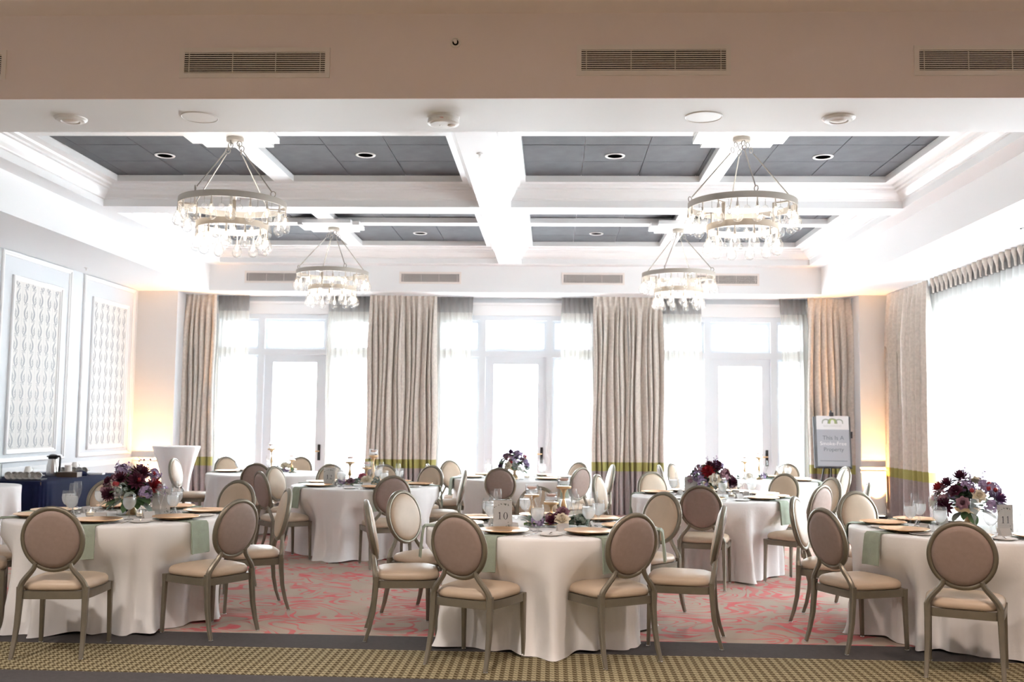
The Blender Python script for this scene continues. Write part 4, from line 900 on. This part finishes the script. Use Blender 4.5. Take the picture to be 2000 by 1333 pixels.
table_number('acrylic table card showing numeral twelve', '12', -2.47, 11.1, -0.1)
table_number('blank-faced table card right of the front left bouquet', '', -2.93, 7.47, 0.45)
table_number('table card left of the bouquet on the flower table', '', 1.40, 10.2, -0.5)
garland('eucalyptus and rose garland round the candlesticks of table ten', 0.05, 7.10, 0.06, 21, 0.24, 60,
        [('rose_cream', 0.02, -0.10, 0.055, 0.058), ('rose_mauve', 0.03, -0.02, 0.10, 0.050), ('lilac', -0.15, -0.10, 0.045, 0.058), ('rose_plum', -0.05, -0.09, 0.05, 0.045), ('mauve_cluster', -0.06, -0.03, 0.06, 0.045), ('rose_plum', 0.0, -0.04, 0.075, 0.04), ('dusty', 0.16, -0.03, 0.05, 0.05)])
for lb, x, y, h in (('gold candlestick with floating candle, leftmost on the table numbered ten', -0.14, 7.24, 0.215), ('shortest gold candlestick with floating candle on the table numbered ten', 0.0, 7.22, 0.165), ('tallest gold candlestick with floating candle on the table numbered ten', 0.09, 7.28, 0.275)): candlestick(lb, x, y, h)
garland('flower garland with cream rose on the table numbered twelve', -2.10, 11.12, 0.05, 22, 0.28, 40, [('rose_cream', 0.06, -0.09, 0.06, 0.07), ('rose_pink', -0.0, -0.02, 0.10, 0.05), ('lilac', -0.22, -0.06, 0.05, 0.055), ('dusty', 0.16, -0.04, 0.06, 0.055), ('rose_mauve', -0.12, -0.05, 0.05, 0.05)])
for lb, x, y, h in (('gold candlestick nearest the card of table twelve', -2.27, 11.25, 0.26), ('gold candlestick right of the cream rose on the table numbered twelve', -2.08, 11.24, 0.20), ('tallest gold candlestick on the table numbered twelve', -2.04, 11.45, 0.33)): candlestick(lb, x, y, h)
garland('pale flower garland before the left glass door', -3.66, 13.36, 0.0, 23, 0.24, 34, [('rose_cream', 0.1, -0.05, 0.10, 0.07), ('lilac', 0.12, -0.07, 0.05, 0.05), ('dusty', 0.02, -0.02, 0.07, 0.06)])
for lb, x, y, h in (('tall gold candlestick left of the pale garland', -3.80, 13.5, 0.33), ('short gold candlestick behind the pale garland', -3.55, 13.6, 0.18)): candlestick(lb, x, y, h)
garland('low greenery garland before the right glass door', 2.68, 13.4, 0.0, 24, 0.24, 30, [('rose_cream', -0.08, -0.05, 0.05, 0.06), ('lilac', 0.1, -0.05, 0.05, 0.055)])
for lb, x, y, h in (('gold candlestick before the right glass door, taller of two', 2.76, 13.5, 0.30), ('gold candlestick before the right glass door, shorter of two', 2.58, 13.55, 0.24)): candlestick(lb, x, y, h)
o = tag(obj('dark_votive', MB().lathe([(0, 0), (0.034, 0), (0.036, 0.09), (0.033, 0.09), (0.032, 0.008), (0, 0.006)], 22).mesh('smoke_glass', True), None, (-3.27, 7.72, TZ)), 'smoked glass tumbler left of the gold vase on front left table', 'glass')

# ------------------------------------------------------------------ left side: buffet, highboy
def buffet():
    t = thing('buffet_table', 'long buffet table along the left wall beneath a navy cloth', 'table', (-6.13, 12.0, 0))
    obj('tabletop', MB().box(-0.44, 0.42, -0.95, 0.95, 0.70, 0.735).mesh('wood_dark'), t)
    for sx in (-1, 1):
        for sy in (-1, 1): obj('leg', MB().box(sx * 0.36 - 0.02, sx * 0.36 + 0.02, sy * 0.8 - 0.02, sy * 0.8 + 0.02, 0, 0.70).mesh('black_metal'), t)
    rows = []; n = 160
    def per(u):     # perimeter of a rounded rectangle
        a, b = 0.465, 0.97; th = 2 * PI * u; c, s = math.cos(th), math.sin(th); e = 0.16
        return Vector((a * math.copysign(abs(c) ** e, c), b * math.copysign(abs(s) ** e, s)))
    us = [j / n for j in range(n)]
    rows.append([(*(per(u) * 0.05), 0.745) for u in us]); rows.append([(*(per(u) * 0.97), 0.745) for u in us]); rows.append([(*(per(u) * 0.998), 0.738) for u in us])
    for z in (0.70, 0.5, 0.3, 0.1, 0.006):
        k = (0.745 - z)
        rows.append([(*(per(u) * (1 + 0.02 * k) + per(u).normalized() * 0.035 * k * math.sin(2 * PI * 22 * u + math.sin(9 * u))), z) for u in us])
    for r in rows:
        for i, p in enumerate(r): r[i] = (max(p[0], -0.50), p[1], p[2])
    tag(obj('tablecloth', MB().grid(rows, True, False).mesh('navy', 'all'), None, (-6.13, 12.0, 0)), 'navy blue floor-length cloth on the buffet by the left wall', 'tablecloth')
buffet()
def carafe():
    t = thing('coffee_carafe', 'steel thermal carafe with black lid on the navy buffet', 'carafe', (-6.05, 11.97, TZ), -0.3)
    obj('body', MB().lathe([(0, 0), (0.07, 0), (0.072, 0.01), (0.072, 0.06), (0.066, 0.13), (0.052, 0.20), (0.048, 0.215), (0, 0.215)], 28).mesh('steel', True), t)
    obj('lid', MB().lathe([(0.05, 0.213), (0.055, 0.22), (0.055, 0.25), (0.04, 0.262), (0.02, 0.268), (0, 0.268)], 24).mesh('black_metal', True), t)
    obj('spout', MB().box(-0.085, -0.04, -0.014, 0.014, 0.232, 0.248).mesh('black_metal'), t)
    obj('handle', MB().tube([(0.05, 0, 0.245), (0.105, 0, 0.243), (0.112, 0, 0.225), (0.108, 0, 0.12), (0.10, 0, 0.05), (0.07, 0, 0.03)], 0.009, 8, 0.013).mesh('black_metal', True), t)
carafe()
cup_me = MB().lathe([(0.0, 0.0), (0.026, 0.0), (0.032, 0.010), (0.041, 0.05), (0.043, 0.068), (0.040, 0.068), (0.037, 0.05), (0.029, 0.012), (0.0, 0.008)], 20).mesh('china', True)
cup_handle = MB().tube([(0.038, 0, 0.058), (0.058, 0, 0.054), (0.062, 0, 0.036), (0.05, 0, 0.02), (0.034, 0, 0.018)], 0.0045, 6).mesh('china', True)
row_names = ['first', 'second', 'third', 'fourth', 'fifth', 'sixth']
for tray, (tx, ty, nm) in enumerate(((-6.0, 11.28, 'near'), (-6.02, 12.45, 'far'))):
    tag(obj('cup_tray', MB().box(-0.19, 0.19, -0.12, 0.12, 0, 0.012).mesh('black_metal'), None, (tx, ty, TZ), (0, 0, 0.2)), 'black tray under the %s pile of coffee cups' % nm, 'tray', 'cup trays')
    for k in range(6):
        x = tx - 0.155 + k * 0.062; y = ty - 0.06 + 0.012 * k
        o = tag(obj('coffee_cup', cup_me, None, (x, y, TZ + 0.012 + 0.0435), (PI / 2, 0, 0.15)), '%s cup from the left lying on the %s buffet tray' % (row_names[k], nm), 'cup', 'coffee cups on the buffet'); obj('handle', cup_handle, o)
    for k in range(4):
        x = tx - 0.125 + k * 0.07; y = ty + 0.045
        o = tag(obj('coffee_cup', cup_me, None, (x, y, TZ + 0.012 + 0.07), (PI, 0, 0.6 * k)), '%s upturned cup in the rear row of the %s buffet tray' % (row_names[k], nm), 'cup', 'coffee cups on the buffet'); obj('handle', cup_handle, o)
    o = tag(obj('coffee_cup', cup_me, None, (tx - 0.01, ty + 0.045, TZ + 0.0845 + 0.066), (PI, 0, 0.9)), 'topmost upturned cup on the %s buffet tray' % nm, 'cup', 'coffee cups on the buffet'); obj('handle', cup_handle, o)
tag(obj('glass_cylinder', MB().lathe([(0, 0), (0.06, 0), (0.062, 0.17), (0.059, 0.17), (0.057, 0.008), (0, 0.006)], 26).mesh('clear_glass', True), None, (-6.40, 11.35, TZ)), 'tall clear glass cylinder at the near end of the buffet', 'vase')
tag(obj('cup_stack', MB().lathe([(0, 0), (0.045, 0), (0.035, 0.13), (0.032, 0.135), (0, 0.135)], 20).mesh('china', True), None, (-6.52, 11.15, TZ)), 'stack of white paper cups at the left edge of the buffet', 'cups')
tag(obj('canister', MB().lathe([(0, 0), (0.04, 0), (0.042, 0.005), (0.042, 0.125), (0.038, 0.13), (0, 0.13)], 20).mesh('vent_metal', True), None, (-5.93, 12.12, TZ)), 'plain grey canister right of the carafe', 'canister')
tag(obj('tea_box', MB().box(-0.12, 0.12, -0.08, 0.08, 0, 0.05).box(-0.122, 0.122, -0.082, 0.082, 0.05, 0.058).mesh('wood_dark'), None, (-5.83, 11.95, TZ), (0, 0, 0.1)), 'low dark wooden tea box on the buffet', 'box')
nk = MB(); rn = random.Random(2); rows = []
for i in range(5):
    z = 0.0 + 0.065 * math.sin(i / 4 * PI / 2); r = 0.09 * math.cos(i / 4 * PI / 2 * 0.96)
    rows.append([(r * math.cos(2 * PI * j / 14) * (1 + 0.25 * math.sin(3 * j + i)), r * math.sin(2 * PI * j / 14) * 0.8, z) for j in range(14)])
tag(obj('folded_napkin', nk.grid(rows, True, True).mesh('navy', 'all'), None, (-5.82, 12.20, TZ)), 'crumpled navy napkin on the buffet right of the tea box', 'napkin')
tag(obj('folder', MB().box(-0.13, 0.13, -0.05, 0.05, 0, 0.02).mesh('sign_white'), None, (-5.79, 12.5, TZ), (0, 0, 0.1)), 'flat white folder on the buffet before the far cups', 'folder')
# partly seen white-clothed table at the left edge
tb = thing('side_table', 'small round table under white cloth at the left edge', 'table', (-6.0, 10.28, 0)); obj('tabletop', MB().lathe([(0, 0.70), (0.40, 0.70), (0.40, 0.735), (0, 0.737)], 30).mesh('wood_dark', True), tb); obj('leg', MB().lathe([(0.2, 0), (0.2, 0.02), (0.03, 0.05), (0.03, 0.70)], 16).mesh('black_metal', True), tb)
tag(obj('tablecloth', build_cloth(0, 0, 77, [], 0.43, TZ, 9), None, (-6.0, 10.28, 0)), 'white cloth on the small table at the left edge', 'tablecloth', 'white tablecloths')
# highboy with stretch cover
t = thing('cocktail_table', 'tall cocktail table under a white stretch cover in the left corner', 'table', (-5.53, 14.6, 0))
obj('tabletop', MB().lathe([(0, 1.03), (0.335, 1.03), (0.34, 1.045), (0.335, 1.055), (0, 1.056)], 40).mesh('spandex', True), t)
rows = []
for i in range(19):
    z = 1.045 - 1.04 * i / 18; tt = abs((z - 0.42) / 0.62)
    r = 0.19 + 0.15 * tt ** 1.7 if z > 0.42 else 0.19 + 0.13 * ((0.42 - z) / 0.42) ** 1.8
    rows.append([(r * (1 + (0.035 * math.cos(4 * 2 * PI * j / 64) + 0.012 * math.cos(2 * PI * j / 64 * 13 + z * 4)) * min(1, abs(1.045 - z) * 4)) * math.cos(2 * PI * j / 64), r * (1 + (0.035 * math.cos(4 * 2 * PI * j / 64) + 0.012 * math.cos(2 * PI * j / 64 * 13 + z * 4)) * min(1, abs(1.045 - z) * 4)) * math.sin(2 * PI * j / 64), z) for j in range(64)])
obj('stretch_cover', MB().grid(rows, True).mesh('spandex', 'all'), t)

# ------------------------------------------------------------------ sign on an easel
def easel_sign():
    t = thing('easel_sign', 'smoke-free property notice on a black easel before the right drape', 'sign', (4.24, 15.32, 0), -0.10)
    L = Matrix.Translation((0, 0, 0.86)) @ Matrix.Rotation(math.radians(-9), 4, 'X')      # board leaning back
    bd = obj('board_frame', MB().box(-0.275, 0.275, 0.0, 0.02, -0.02, 0.755).mesh('easel_grey'), t); bd.matrix_local = L
    obj('white_top', MB().box(-0.225, 0.25, -0.004, 0.0, 0.555, 0.765).mesh('sign_white'), bd)
    obj('grey_panel', MB().box(-0.225, 0.25, -0.004, 0.0, 0.0, 0.555).mesh('sign_grey'), bd)
    def txt(nm, s, size, x, z, m): obj(nm, text_mesh(s, size, m), bd, (x, -0.006, z), (PI / 2, 0, 0))
    txt('lettering', 'This Is A', 0.088, 0.015, 0.40, 'sign_ink'); txt('lettering', 'Smoke-Free', 0.080, 0.012, 0.315, 'sign_bright'); txt('lettering', 'Property', 0.082, 0.015, 0.225, 'sign_ink')
    obj('footer_line', MB().box(-0.19, 0.21, -0.0055, -0.004, 0.074, 0.082).mesh('sign_ink'), bd)
    def arc(cx, w_, h, th, mt):       # arched emblem leaf
        m = MB(); n = 8; o_ = []; i_ = []
        for k in range(n + 1):
            a = PI * k / n; o_.append((cx + w_ * math.cos(a), -0.0055, 0.645 + h * math.sin(a) ** 0.6)); i_.append((cx + (w_ - th) * math.cos(a), -0.0055, 0.645 + (h - 0.02) * math.sin(a) ** 0.6))
        obj('emblem', m.grid([o_, i_]).mesh(mt), bd)
    arc(-0.085, 0.06, 0.075, 0.015, 'sign_sage'); arc(0.012, 0.065, 0.08, 0.035, 'sign_green'); arc(0.012, 0.075, 0.085, 0.012, 'sign_sage'); arc(0.11, 0.06, 0.075, 0.015, 'sign_sage')
    txt('faint_name', 'BEECHWOOD', 0.042, 0.012, 0.595, 'sign_faint')
    for s in (-1, 1): obj('easel_leg', MB().tube([(s * 0.10, 0.10, 0.95), (s * 0.30, -0.05, 0.0)], 0.012, 8).mesh('black_metal', True), t)
    obj('easel_leg', MB().tube([(0.0, 0.17, 1.70), (0.02, 0.30, 0.0)], 0.012, 8).mesh('black_metal', True), t)
    obj('mast', MB().tube([(0.0, 0.06, 0.84), (0.0, 0.19, 1.70)], 0.014, 8).mesh('black_metal', True), t)
    obj('top_clamp', MB().box(-0.03, 0.03, 0.10, 0.15, 1.61, 1.67).mesh('black_metal'), t); obj('ledge', MB().box(-0.27, 0.27, -0.03, 0.03, 0.825, 0.845).mesh('black_metal'), t)
    obj('side_knob', MB().box(0.27, 0.295, 0.05, 0.075, 1.28, 1.38).mesh('black_metal'), t)
easel_sign()

# ------------------------------------------------------------------ orange uplights
def uplight(label, x, y, energy, lean):
    t = thing('uplight', label, 'lamp', (x, y, 0), 0, 'orange uplights')
    obj('housing', MB().box(-0.075, 0.075, -0.06, 0.06, 0.0, 0.10).box(-0.065, 0.065, -0.05, 0.05, 0.10, 0.12).mesh('black_metal'), t)
    obj('lens', MB().lathe([(0.045, 0.121), (0.04, 0.124), (0, 0.125)], 18).mesh('filament', True), t)
    l = bpy.data.lights.new('uplight_beam', 'SPOT'); l.energy = energy; l.color = (1.0, 0.50, 0.18); l.spot_size = math.radians(60); l.spot_blend = 1.0; l.shadow_soft_size = 0.03
    o = bpy.data.objects.new('uplight_beam', l); C.objects.link(o); o.parent = t; o.location = (0, 0, 0.14); o.rotation_euler = (math.radians(180 - lean), 0, 0)
    obj('cable', MB().tube([(0.05, 0.055, 0.03), (0.10, 0.09, 0.05), (0.12, 0.145, 0.22), (0.11, 0.15, 0.30)], 0.005, 6).mesh('black_metal', True), t)
uplight('black uplight washing the left corner pier orange', -6.28, 15.42, 420, 16)
uplight('black uplight washing the right corner pier orange', 4.98, 15.42, 420, 16)
